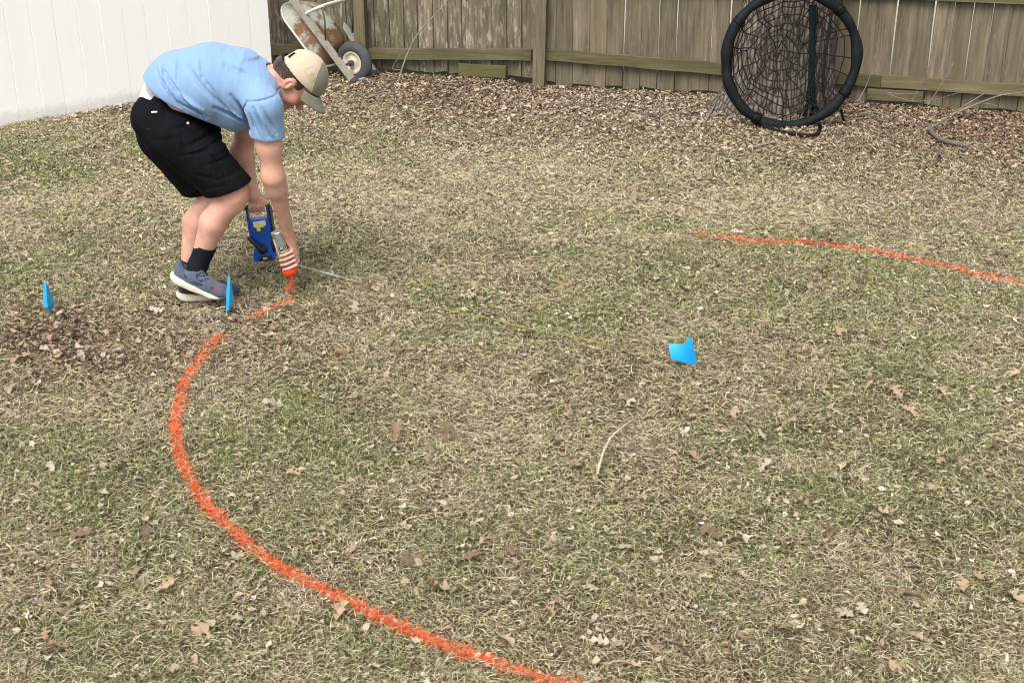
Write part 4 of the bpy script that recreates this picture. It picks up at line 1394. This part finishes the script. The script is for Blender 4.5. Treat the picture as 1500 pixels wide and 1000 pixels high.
# white underside strip
mb = MB(); a, b = W(988, 527.5, yb - .03), W(1013, 534, yb - .02)
mb.tube([a, (a + b) / 2 + Vector((0, -.003, -.002)), b], .0022, 5); mb.build('edge_fold', M_white, bpy.data.objects['marker_flag'], True)
def pennant(wire, pq, qf, label, mat):
    t = empty('marker_flag', (wire[0].x, wire[0].y, 0), label, 'flag', 'blue marker flags in the lawn')
    mb = MB(); mb.tube(wire, .0018, 6); mb.build('wire', M_wire, t, True)
    v1 = [W(a, b, yb + c) for a, b, c in pq]; nq = len(v1)
    mb = MB(); mb.v = [tuple(p) for p in v1] + [tuple(p + Vector((0, .0012, .0004))) for p in v1]
    mb.f = qf + [tuple(nq + i for i in f[::-1]) for f in qf]
    mb.build('sheet', mat, t)
    return t
yb = G(336, 462).y
pennant([Vector((W(333, 462, yb).x, yb, -.02)), W(333, 440, yb), W(335, 403, yb)],
        [(333.6, 405, 0), (336.6, 404.6, -.012), (331.2, 430, .004), (336.4, 430, -.035), (331, 459, 0), (335.6, 453, -.04), (340.8, 426, .012), (344, 441, .016), (339, 448, -.01)],
        [(0, 1, 3, 2), (2, 3, 5, 4), (1, 6, 7, 3), (3, 7, 8, 5)], 'narrow blue marker flag folded edge-on standing at the tip of the shoe', M_flag2)
yb = G(74, 459).y
pennant([Vector((W(76, 460, yb).x, yb, -.02)), W(73, 440, yb), W(65, 411, yb)],
        [(64.4, 413, 0), (67.4, 412.6, -.012), (63.2, 430, .004), (68.6, 432, -.035), (63, 448, 0), (70, 451, -.04), (74, 427, .012), (80.5, 444, .016)],
        [(0, 1, 3, 2), (2, 3, 5, 4), (1, 6, 3), (3, 6, 7, 5)], 'blue marker flag beside the patch of brown leaves', M_flag2)
f3 = bpy.data.objects['marker_flag.002']
mb = MB(); mb.v = [tuple(W(*p)) for p in ((68, 450, yb + .006), (79, 446, yb + .012), (77, 460, yb + .012), (72, 459, yb + .006))] + [tuple(W(*p) + Vector((0, .002, 0))) for p in ((68, 450, yb + .006), (79, 446, yb + .012), (77, 460, yb + .012), (72, 459, yb + .006))]
mb.f = [(0, 1, 2, 3), (7, 6, 5, 4), (0, 4, 5, 1), (1, 5, 6, 2), (2, 6, 7, 3), (3, 7, 4, 0)]
mb.build('lower_flap', M_flag, f3)

# ================================================================== lawn cover: grass, leaf litter, paint, leaves, twigs
def big_mesh(name, verts, tris_quads, cols, mat, kind='stuff', label=None, cat=None):
    """verts (n,3); list of (faces array (m,k)); cols per face (sum m,3)"""
    me = bpy.data.meshes.new(name)
    me.vertices.add(len(verts)); me.vertices.foreach_set('co', verts.astype(np.float32).ravel())
    loops = np.concatenate([f.ravel() for f in tris_quads]).astype(np.int32)
    starts, o = [], 0
    for f in tris_quads:
        starts.append(o + np.arange(len(f)) * f.shape[1]); o += f.size
    starts = np.concatenate(starts).astype(np.int32)
    me.loops.add(len(loops)); me.loops.foreach_set('vertex_index', loops)
    me.polygons.add(len(starts)); me.polygons.foreach_set('loop_start', starts)
    me.update(calc_edges=True)
    at = me.attributes.new('Col', 'FLOAT_COLOR', 'FACE')
    c4 = np.ones((len(starts), 4), np.float32); c4[:, :3] = cols
    at.data.foreach_set('color', c4.ravel())
    me.materials.append(mat)
    o = link(bpy.data.objects.new(name, me))
    return tag(o, label, cat, None, kind)

def gauss(px, py, cx, cy, rx, ry): return np.exp(-(((px - cx) / rx) ** 2 + ((py - cy) / ry) ** 2))
def fence_dist(x, y):
    """distance in front of the wooden / vinyl fences"""
    def pl(A, B):
        n = np.array([-(B.y - A.y), B.x - A.x]); n = n / np.linalg.norm(n)
        return -((x - A.x) * n[0] + (y - A.y) * n[1])
    d = np.minimum(pl(FA, FB), pl(FB, FC))
    d = np.where(x < FA.x, pl(F_START, FA), d)
    return d, pl(V0, V1)
def zones(x, y):
    px, py = to_px(x, y, 0)
    n1 = fbm(x * 1.3, y * 1.3, 21, 4); n2 = fbm(x * 4.5, y * 4.5, 31, 3); n3 = fbm(x * 0.6 + 3, y * 0.6, 77, 2)
    green = 0.27 + 0.75 * (n1 - 0.5) + 0.8 * (n2 - 0.5)
    for cx, cy, rx, ry, a in ((90, 225, 200, 45, .36), (470, 225, 150, 40, .12), (1300, 470, 260, 90, .16), (1250, 650, 280, 90, .16), (880, 570, 160, 60, .10), (200, 650, 220, 90, .14),
                              (500, 950, 300, 90, .10), (1300, 900, 250, 120, .12), (780, 290, 320, 45, -.30), (250, 300, 220, 30, -.16), (1170, 370, 150, 40, .14),
                              (700, 735, 110, 35, -.30), (120, 500, 180, 50, -.35), (900, 780, 200, 60, .06), (560, 520, 200, 60, -.1), (330, 480, 120, 60, -.1), (900, 470, 140, 30, .08)):
        green = green + a * gauss(px, py, cx, cy, rx, ry)
    dw, dv_ = fence_dist(x, y)
    edge = np.clip(1.2 - dw / 1.9, 0, 1.2) * (0.5 + 0.9 * n3) * np.clip(.35 + dw / .12, 0, 1)             # leaf mulch band along the wooden fence
    edge = np.maximum(edge, np.clip(1.0 - dv_ / 0.42, 0, 1) * np.clip((px - 60) / 120, 0, 1))
    edge = np.maximum(edge, 0.85 * gauss(px, py, 1180, 190, 230, 45))
    edge = np.maximum(edge, 1.1 * gauss(px, py, 70, 505, 240, 56) * (0.25 + 1.1 * n2))
    edge = np.maximum(edge, 0.30 * gauss(px, py, 330, 470, 200, 40))
    edge = np.clip(edge, 0, 1)
    straw = np.clip(gauss(px, py, 780, 290, 360, 60) + gauss(px, py, 250, 300, 260, 35), 0, 1)
    return px, py, np.clip(green * (1 - .85 * edge), 0.015, 0.9), edge, n1, n2, straw

def sample_area(n, seed):
    """points over the yard in view and a good step to either side, thinner far off"""
    g = np.random.default_rng(seed)
    out_x, out_y = [], []
    while sum(map(len, out_x)) < n:
        y = 3.0 + 8.3 * g.random(n) ** 1.12
        hw = 0.9 + 0.385 * y
        x = (g.random(n) * 2 - 1) * 4.9
        ok = np.abs(x) < hw + 0.1
        dw, dv_ = fence_dist(x, y)
        ok &= (dw > 0.0) & (dv_ > 0.015)
        out_x.append(x[ok]); out_y.append(y[ok])
    return np.concatenate(out_x)[:n], np.concatenate(out_y)[:n]

def seg_dist(x, y, line):
    best = np.full(len(x), 9.0)
    for a, b in zip(line[:-1], line[1:]):
        dx, dy = b.x - a.x, b.y - a.y; L2 = dx * dx + dy * dy
        t = np.clip(((x - a.x) * dx + (y - a.y) * dy) / L2, 0, 1)
        best = np.minimum(best, np.hypot(x - a.x - t * dx, y - a.y - t * dy))
    return best
LINE_A = spline([G(*p, .016) for p in ((329, 489), (310, 503), (290, 527), (273, 552), (264, 580), (258, 605), (257, 630), (262, 660), (275, 690), (290, 720), (315, 750), (345, 777), (380, 806), (430, 838), (500, 873), (560, 903), (640, 937), (700, 956), (770, 979), (850, 1003), (920, 1024), (1000, 1046))], 90)
LINE_B = spline([G(*p, .016) for p in ((424, 430), (421, 440), (405, 448), (385, 457), (362, 467))], 16)
LINE_C = spline([G(*p, .016) for p in ((1022, 343), (1060, 347), (1110, 352), (1170, 352), (1230, 358), (1290, 370), (1350, 382), (1400, 393), (1450, 404), (1500, 415), (1560, 428), (1620, 440))], 50)

def blades(x, y, green_frac, edge, straw, seed, upright=1.0, size=1.0):
    g = np.random.default_rng(seed); n = len(x)
    isg = g.random(n) < green_frac
    dist = np.hypot(x, y)
    L = np.where(isg, g.normal(.034, .012, n), g.normal(.032, .017, n)).clip(.009, .090) * size
    w = np.where(isg, .00155, .00135) * (0.6 + 0.7 * g.random(n)) * (0.42 + dist * 0.098)
    az = g.random(n) * 2 * np.pi
    el0 = np.where(isg, g.uniform(R(18), R(72), n), g.uniform(R(2), R(36), n))
    el1 = el0 - np.where(isg, g.uniform(R(5), R(65), n), g.uniform(R(0), R(42), n))
    z0 = ground_z(x, y) + np.where(isg, 0, g.random(n) ** 1.5 * .020)
    bend = g.normal(0, .30, n)
    az1 = az + bend
    p0 = np.stack([x, y, z0], -1)
    d0 = np.stack([np.cos(az) * np.cos(el0), np.sin(az) * np.cos(el0), np.sin(el0)], -1)
    d1 = np.stack([np.cos(az1) * np.cos(el1), np.sin(az1) * np.cos(el1), np.sin(el1)], -1)
    p1 = p0 + d0 * (L * .5)[:, None]; p2 = p1 + d1 * (L * .5)[:, None]
    gz = ground_z(x, y)
    p1[:, 2] = np.maximum(p1[:, 2], gz + .003); p2[:, 2] = np.maximum(p2[:, 2], gz + .003)
    tw = g.normal(0, .6, n)
    s0 = np.stack([-np.sin(az) * np.cos(tw), np.cos(az) * np.cos(tw), np.sin(tw)], -1)
    W_ = w[:, None]
    v = np.stack([p0, p1 - s0 * W_, p1 + s0 * W_, p2], 1).reshape(-1, 3)
    b = (np.arange(n) * 4)[:, None]
    quads = b + np.array([[0, 2, 1]]); tris = b + np.array([[1, 2, 3]])
    # colours: each blade its own
    r = g.random((n, 1)); r2 = g.random((n, 1))
    strawc = np.array([[.29, .235, .14]]) * (1 - r) + np.array([[.66, .585, .40]]) * r
    dead = np.array([[.085, .056, .040]]) * (1 - r) + np.array([[.26, .185, .135]]) * r
    greenc = np.array([[.070, .095, .028]]) * (1 - r) + np.array([[.25, .275, .105]]) * r
    col = np.where(r2 < (.29 + .32 * edge)[:, None], dead, strawc)
    col = np.where((straw[:, None] > .2) & (r2 > .25), strawc * 1.06, col)
    yg = np.array([[.25, .24, .095]]) * (1 - r) + np.array([[.50, .48, .24]]) * r
    r3 = g.random((n, 1))
    col = np.where((r3 < (.12 + .34 * green_frac)[:, None]) & (r2 > .2), yg, col)
    col = np.where(isg[:, None], greenc, col)
    return v, quads, tris, col

NBL = 1480000
gx, gy = sample_area(NBL, 5)
px_, py_, gr, ed, n1_, n2_, stw = zones(gx, gy)
dens = np.clip(1.05 - .75 * ed, .2, 1) * np.clip(.62 + 1.0 * (fbm(gx * 7, gy * 7, 55, 2) - .25), .3, 1)
keep = RNG.random(NBL) < dens
gx, gy, gr, ed, stw = gx[keep], gy[keep], gr[keep], ed[keep], stw[keep]
# blades that catch paint are taken out of the lawn and built in the paint lines
dA, dB, dC = seg_dist(gx, gy, LINE_A), seg_dist(gx, gy, LINE_B), seg_dist(gx, gy, LINE_C)
free = (dA > .019) & (dB > .012) & (dC > .016)
brown = np.clip((.46 - fbm(gx * 1.9 + 11, gy * 1.9, 64, 3)) * 5, 0, 1)
v, q, t, c = blades(gx[free], gy[free], (gr * (1 - .5 * brown))[free], np.clip(ed + .55 * brown, 0, 1.2)[free], stw[free], 8)
big_mesh('grass', v, [q, t], np.concatenate([c, c]), M_grass, 'stuff', 'short dormant lawn grass, straw coloured with green patches', 'grass')
print('grass blades', free.sum())

def paint_line(line, half, n, label, seed, cover):
    g = np.random.default_rng(seed)
    P_ = np.array([[p.x, p.y] for p in line]); seg = np.hypot(*(P_[1:] - P_[:-1]).T); cum = np.concatenate([[0], np.cumsum(seg)])
    s_ = g.random(n) * cum[-1]
    x = np.interp(s_, cum, P_[:, 0]); y = np.interp(s_, cum, P_[:, 1])
    wob = half * (0.55 + .9 * fbm(s_ * 6, s_ * 0 + seed, seed, 3))
    off = (g.normal(0, .45, (n, 2)) * np.where(g.random((n, 1)) < .16, 2.0, 1.0)).clip(-2.2, 2.2) * wob[:, None]
    x = x + off[:, 0]; y = y + off[:, 1]
    v, q, t, c = blades(x, y, np.full(n, .3), np.zeros(n), np.zeros(n), seed + 1, size=.8)
    r = g.random((n, 1))
    oc = np.array([[.64, .095, .022]]) * (1 - r) + np.array([[.86, .20, .075]]) * r
    far = np.hypot(off[:, 0], off[:, 1]) / wob
    hit = g.random(n) < np.clip(cover * (1.45 - .75 * far) * (.55 + .8 * fbm(s_ * 14, off[:, 0] * 20, seed + 3, 2)), 0, 1)
    oc = np.where(g.random((n, 1)) < .18, oc * np.array([[.62, .5, .5]]), oc)
    c = np.where(hit[:, None], oc, c)
    o = big_mesh('paint_line', v, [q, t], np.concatenate([c, c]), M_paint, None, label, 'paint line')
    o['group'] = 'orange lines sprayed on the grass'
    return o
paint_line(LINE_A, .0160, 15500, 'long curved orange spray paint line sweeping across the lawn in front', 41, .93)
paint_line(LINE_B, .018, 1300, 'short broken orange paint dash under the spray can and beside the shoe', 43, .62)
paint_line(LINE_C, .021, 5600, 'orange paint line on the lawn in front of the swing', 47, .92)

# --- spray droplets between nozzle and grass
g = np.random.default_rng(3)
tip = CANN + ca * .052
gp = G(424, 431)
n = 520
t_ = g.random(n) ** .8
sp = .004 + .022 * t_
x = tip.x + (gp.x - tip.x) * t_ + g.normal(0, 1, n) * sp * .6; y = tip.y + (gp.y - tip.y) * t_ + g.normal(0, 1, n) * sp * .6; z = tip.z + (0.02 - tip.z) * t_
sz = .0009 + .0008 * g.random(n)
c0 = np.stack([x, y, z], -1)
tet = np.array([[1, 1, 1], [1, -1, -1], [-1, 1, -1], [-1, -1, 1]])
v = (c0[:, None, :] + tet[None] * sz[:, None, None]).reshape(-1, 3)
f = (np.arange(n) * 4)[:, None, None] + np.array([[0, 1, 2], [0, 3, 1], [0, 2, 3], [1, 3, 2]])[None]
big_mesh('paint_spray', v, [f.reshape(-1, 3)], np.tile([[.85, .20, .09]], (n * 4, 1)), M_paint, 'stuff', 'fine orange paint spray falling from the can to the grass', 'spray')

# --- leaf litter: small curled pieces
def litter(n, seed, mask_fn, size, name, label, pale=.2):
    g = np.random.default_rng(seed)
    x, y = sample_area(n * 3, seed + 1)
    px, py, gr, ed, n1, n2, stw = zones(x, y)
    k = g.random(len(x)) < mask_fn(px, py, ed, n1, n2)
    x, y = x[k][:n], y[k][:n]; ed = ed[k][:n]; n = len(x)
    L = np.minimum(size * g.lognormal(0, .38, n), size * 1.9); wd = L * g.uniform(.17, .40, n)
    az = g.random(n) * 2 * np.pi; tilt = g.normal(0, .25, n); roll = g.normal(0, .4, n)
    z = ground_z(x, y) + .006 + g.random(n) * (.012 + .012 * ed)
    fold = g.uniform(.1, .9, n); curl = g.normal(.25, .35, n)
    # local points: base, left, right, tip, mid + notch points
    lp = np.zeros((n, 7, 3))
    lp[:, 0, 0] = -L * .5; lp[:, 3, 0] = L * .5
    a1 = g.uniform(-.3, .0, n) * L; a2 = g.uniform(.0, .3, n) * L
    lp[:, 1, 0] = a1; lp[:, 1, 1] = wd; lp[:, 2, 0] = a1 + g.normal(0, .05, n) * L; lp[:, 2, 1] = -wd
    lp[:, 4, 0] = a2; lp[:, 4, 1] = wd * g.uniform(.3, 1.0, n); lp[:, 5, 0] = a2; lp[:, 5, 1] = -wd * g.uniform(.3, 1.0, n)
    lp[:, :, 2] += np.abs(lp[:, :, 1]) * fold[:, None] + (lp[:, :, 0] ** 2) * (curl / L)[:, None] * 2
    ct, st = np.cos(tilt)[:, None], np.sin(tilt)[:, None]
    X, Y_, Z = lp[..., 0], lp[..., 1], lp[..., 2]
    X, Z = X * ct - Z * st, X * st + Z * ct
    cr_, sr = np.cos(roll)[:, None], np.sin(roll)[:, None]
    Y_, Z = Y_ * cr_ - Z * sr, Y_ * sr + Z * cr_
    cz, sz_ = np.cos(az)[:, None], np.sin(az)[:, None]
    X, Y_ = X * cz - Y_ * sz_, X * sz_ + Y_ * cz
    Z = np.maximum(Z + z[:, None], ground_z(x, y)[:, None] + .002)
    v = np.stack([X + x[:, None], Y_ + y[:, None], Z], -1).reshape(-1, 3)
    b = (np.arange(n) * 7)[:, None, None]
    f = b + np.array([[0, 6, 1], [0, 2, 6], [1, 6, 4], [2, 5, 6], [4, 6, 3], [6, 5, 3]])[None]
    r = g.random((n, 1)); r2 = g.random((n, 1))
    A = np.array([[.20, .142, .10]]) * (1 - r) + np.array([[.42, .325, .24]]) * r       # brown-pink
    B_ = np.array([[.36, .285, .20]]) * (1 - r) + np.array([[.53, .455, .35]]) * r         # pale
    D = np.array([[.085, .055, .038]]) * (1 - r) + np.array([[.19, .13, .09]]) * r        # dark
    pxl, pyl = to_px(x, y, 0)
    red = np.clip(gauss(pxl, pyl, 90, 505, 230, 70) + gauss(pxl, pyl, 1460, 190, 200, 60) + .5 * gauss(pxl, pyl, 620, 140, 200, 40), 0, 1)[:, None]
    c = np.where(r2 < .50, A, np.where(r2 < .50 + pale * (1 - .6 * red), B_, D))
    if name == 'leaf_crumbs': c = np.where(g.random((n, 1)) < .10, np.array([[.42, .38, .33]]) * (.8 + .4 * r), c)
    c = c * (1 - red) + c * np.array([[.82, .72, .67]]) * red
    return big_mesh(name, v, [f.reshape(-1, 3)], np.repeat(c, 6, 0), M_litter, 'stuff', label, 'leaf litter')
litter(60000, 101, lambda px, py, ed, n1, n2: np.clip(ed - .05, 0, 1) ** .85 * .9, .0215, 'leaf_litter', 'brown dry leaf litter piled along the fences and around the tree')
litter(46000, 131, lambda px, py, ed, n1, n2: np.clip(.25 + 1.5 * (n2 - .38), .04, 1) * (.30 + .85 * np.exp(-np.clip(py - 180, 0, 999) / 160)), .0205, 'leaf_crumbs', 'small tan and brown leaf fragments scattered among the lawn grass', .3)

# --- fallen oak leaves, one object each
def leaf_mat(name, lo, hi):
    m = NT(name)
    oi = m.n('ShaderNodeObjectInfo')
    c = m.ramp(oi.outputs['Random'], [(0.0, lo), (1.0, hi)])
    f = m.noise(m.coords((1, 1, 1), rnd=5), 6, 5, .65)
    c = m.mix(.7, c, m.ramp(f, [(.3, (.55, .52, .5)), (.7, (1.1, 1.1, 1.08))]), 'MULTIPLY')
    m.l(c, m.b.inputs['Base Color']); m.b.inputs['Roughness'].default_value = .8
    m.b.inputs['Specular IOR Level'].default_value = .2
    return m.m
LEAFK = [('pale bleached', leaf_mat('bleached_oak_leaf', (.34, .29, .225), (.43, .375, .30))), ('tan', leaf_mat('tan_oak_leaf', (.33, .24, .15), (.43, .32, .205))),
         ('reddish brown', leaf_mat('reddish_oak_leaf', (.25, .16, .10), (.33, .215, .14))), ('dark brown', leaf_mat('dark_oak_leaf', (.12, .08, .055), (.19, .13, .09)))]
def leaf_mesh(seed):
    rr = random.Random(seed)
    L = 1.0; half = []
    lobes = rr.choice((3, 3, 4))
    ts = np.linspace(0, 1, lobes * 4 + 2)
    for t_ in ts:
        env = .36 * math.sin(math.pi * min(1, t_ * .90 + .08)) ** .7
        lob = abs(math.sin(math.pi * lobes * t_ + .25))
        half.append((t_ + .07 * lob, max(.018, env * (.20 + .80 * lob ** 1.3) * rr.uniform(.8, 1.15))))
    curl, fold, roll = rr.uniform(-.9, .7), rr.uniform(-.25, .6), rr.uniform(-1.3, 1.3)
    v, f = [], []
    def bendp(x, y):
        z = abs(y) * fold + curl * (x - .5) ** 2 + roll * y * (x - .5) + .05 * math.sin(9 * x + 5 * y + seed)
        return (x - .5, y, z)
    k = len(half)
    for (x, y) in half: v.append(bendp(min(x, 1.02), 0))
    for sg in (1, -1):
        for (x, y) in half: v.append(bendp(x, y * sg * (1 if sg > 0 else rr.uniform(.8, 1.15))))
    for i in range(k - 1):
        f.append((i, i + 1, k + i + 1, k + i)); f.append((i + 1, i, 2 * k + i, 2 * k + i + 1))
    o = len(v)                                           # stalk
    for (x, y) in ((-.02, .012), (-.02, -.012), (-.2, 0)): v.append(bendp(x, y))
    f.append((o, o + 1, o + 2))
    me = bpy.data.meshes.new('fallen_leaf'); me.from_pydata(v, [], f); me.materials.append(LEAFK[seed % 4][1])
    me.polygons.foreach_set('use_smooth', [True] * len(me.polygons)); me.update()
    return me
LM = [leaf_mesh(s_) for s_ in range(16)]
spots = [(713, 797), (690, 823), (770, 797), (910, 805), (738, 944), (905, 952), (1145, 932), (1235, 905), (1262, 898), (1330, 875), (1345, 945), (1170, 745), (1285, 757), (1345, 765),
         (1240, 690), (1455, 662), (1040, 788), (1085, 850), (1410, 865), (1015, 675), (400, 597), (585, 520), (540, 425), (500, 520), (1280, 507), (1270, 570), (1310, 580), (215, 788),
         (245, 870), (65, 840), (345, 912), (465, 795), (600, 830), (580, 637), (930, 985), (1215, 785), (85, 955), (120, 790), (1210, 660), (1395, 530), (770, 495), (820, 422), (800, 432),
         (660, 300), (720, 290), (545, 432), (520, 455), (345, 474), (262, 470), (165, 455), (170, 520), (60, 517), (30, 530), (120, 525), (15, 575), (145, 555), (230, 460), (430, 700),
         (700, 440), (940, 415), (1000, 430), (1190, 475), (1235, 490), (1120, 690), (1430, 850), (1480, 880), (1000, 960), (640, 870), (500, 905), (180, 690), (75, 690), (300, 930), (655, 640),
         (1075, 610), (960, 660), (845, 690), (1380, 680), (1470, 760), (1330, 610), (1260, 620), (870, 870), (805, 900)]
rl = random.Random(77)
while len(spots) < 175:
    if rl.random() < .6: spots.append((rl.uniform(-80, 1580), 200 + 800 * rl.random() ** 1.1))
    else: spots.append((rl.uniform(480, 1560), rl.uniform(140, 300)))
for i, (a, b) in enumerate(spots):
    p = G(a, b)
    kd = rl.choices((0, 1, 2, 3), (.2, .45, .25, .1))[0]
    o = bpy.data.objects.new('fallen_leaf', LM[kd + 4 * rl.randrange(4)])
    sz_ = rl.uniform(.055, .095) * (1.0 if i < 80 else .75)
    o.scale = (sz_, sz_ * rl.uniform(.7, 1.1), sz_)
    o.rotation_euler = (rl.gauss(0, .3), rl.gauss(0, .3), rl.uniform(0, 6.28))
    o.location = (p.x, p.y, float(ground_z(p.x, p.y)) + .029)
    xa, ya = np.array([p.x]), np.array([p.y])
    if min(seg_dist(xa, ya, LINE_A)[0], seg_dist(xa, ya, LINE_B)[0], seg_dist(xa, ya, LINE_C)[0]) < .16: where = 'beside an orange paint line'
    elif zones(xa, ya)[3][0] > .35: where = 'lying in the brown leaf litter'
    elif zones(xa, ya)[2][0] > .38: where = 'lying among green grass'
    else: where = 'lying on straw coloured grass'
    link(o); tag(o, f'{LEAFK[kd][0]} dry oak leaf {where}', 'leaf', f'{LEAFK[kd][0]} oak leaves {where}')

# --- twigs and branches
def stick(name, pts, r0, r1, label, mat=M_twig, n=18, forks=(), group=None):
    q = spline(pts, n)
    t = bpy.data.objects
    mb = MB(); mb.tube(q, list(np.linspace(r0, r1, n)), 7)
    for (i, pts2, ra) in forks:
        q2 = spline([q[i]] + pts2, 10); mb.tube(q2, list(np.linspace(ra, ra * .4, 10)), 6)
    o = mb.build(name, mat, None, True)
    return tag(o, label, 'stick', group)
stick('twig', [G(875, 694, .03), G(882, 668, .05), G(893, 643, .055), (G(908, 628, .052)), G(930, 612, .04)], .005, .0025, 'thin pale bent twig lying alone in the middle of the lawn', plain('pale_dry_twig', (0.46, 0.39, 0.30), 0.9, 0.2, 25))
def fy(px):                                             # fence face distance at a column of the photograph
    A, B = (FB, FC) if px > 788 else (FA, FB)
    return rail_z(px, 100, A, B).y - .04
stick('fallen_branch', [G(1352, 192, .04), G(1375, 181, .06), W(1405, 160, fy(1405) - .22), W(1442, 137, fy(1442) - .04)], .008, .003, 'forked grey branch propped against the fence foot', M_twig, 18,
      [(9, [W(1455, 143, fy(1455) - .06), W(1485, 137, fy(1485) - .02), W(1510, 134, fy(1510) - .02)], .006), (11, [W(1440, 152, fy(1440) - .12), W(1470, 158, fy(1470) - .06)], .005), (6, [W(1400, 172, fy(1400) - .35), W(1432, 158, fy(1432) - .2)], .004)])
stick('curved_stick', [G(1360, 184, .05), G(1366, 195, .04), G(1380, 205, .04), G(1400, 210, .04), G(1420, 214, .03)], .018, .014, 'dark thick curved stick on the brown leaves', M_log)
for i, (pp, rr_, lb) in enumerate([
        ([(1255, 152, .12), (1268, 128, .06), (1277, 104, .02)], .009, 'short pale stick standing against the fence right beside the swing'),
        ([(1335, 150, .10), (1350, 120, .05), (1370, 80, .01)], .004, 'slender upright twig before the fence, thinnest of the bunch'),
        ([(1358, 156, .12), (1375, 130, .06), (1397, 92, .01)], .006, 'slanting twig leaning on the fence rail behind the forked branch'),
        ([(1300, 138, .10), (1335, 148, .12), (1368, 146, .10), (1408, 135, .02)], .005, 'long bowed twig arching low along the fence foot'),
        ([(1300, 136, .06), (1320, 138, .06), (1345, 138, .05)], .007, 'straight grey stick lying level against the fence foot')]):
    stick('twig', [W(a, b, fy(a) - c) for a, b, c in pp], rr_ * .5, rr_ * .25, lb)
q_ = [G(583, 123, .0), W(592, 92, fy(592) - .22), W(606, 60, fy(606) - .15), W(622, 38, fy(622) - .1), W(650, 8, fy(650) - .03), W(668, -20, fy(668))]
stick('bare_sapling', q_, .008, .0025, 'thin bare sapling stem rising from the leaves before the fence', M_twig, 24,
      [(3, [W(575, 100, fy(575) - .2), W(588, 78, fy(588) - .1)], .003), (14, [W(640, 40, fy(640) - .08), W(652, 30, fy(652) - .03)], .002)])
for a, b, r_, lb in (((505, 150), (530, 145), .010, 'short light stick in the leaves below the wheelbarrow nose'), ((540, 143), (566, 139), .008, 'pale stick on the leaf litter before the thin sapling'),
                     ((1095, 218), (1150, 208), .010, 'pale stick on the bare soil under the swing rope'), ((1095, 205), (1130, 196), .006, 'thin dry twig beside the swing rope on the soil'),
                     ((1032, 180), (1048, 152), .008, 'root-like stick at the flared foot of the tree'), ((1260, 166), (1296, 168), .006, 'thin stick on the litter near the right of the swing')):
    p, q = G(*a, .03), G(*b, .035)
    stick('ground_stick', [p, (p + q) / 2 + Vector((.01, .02, .006)), q], r_, r_ * .6, lb)
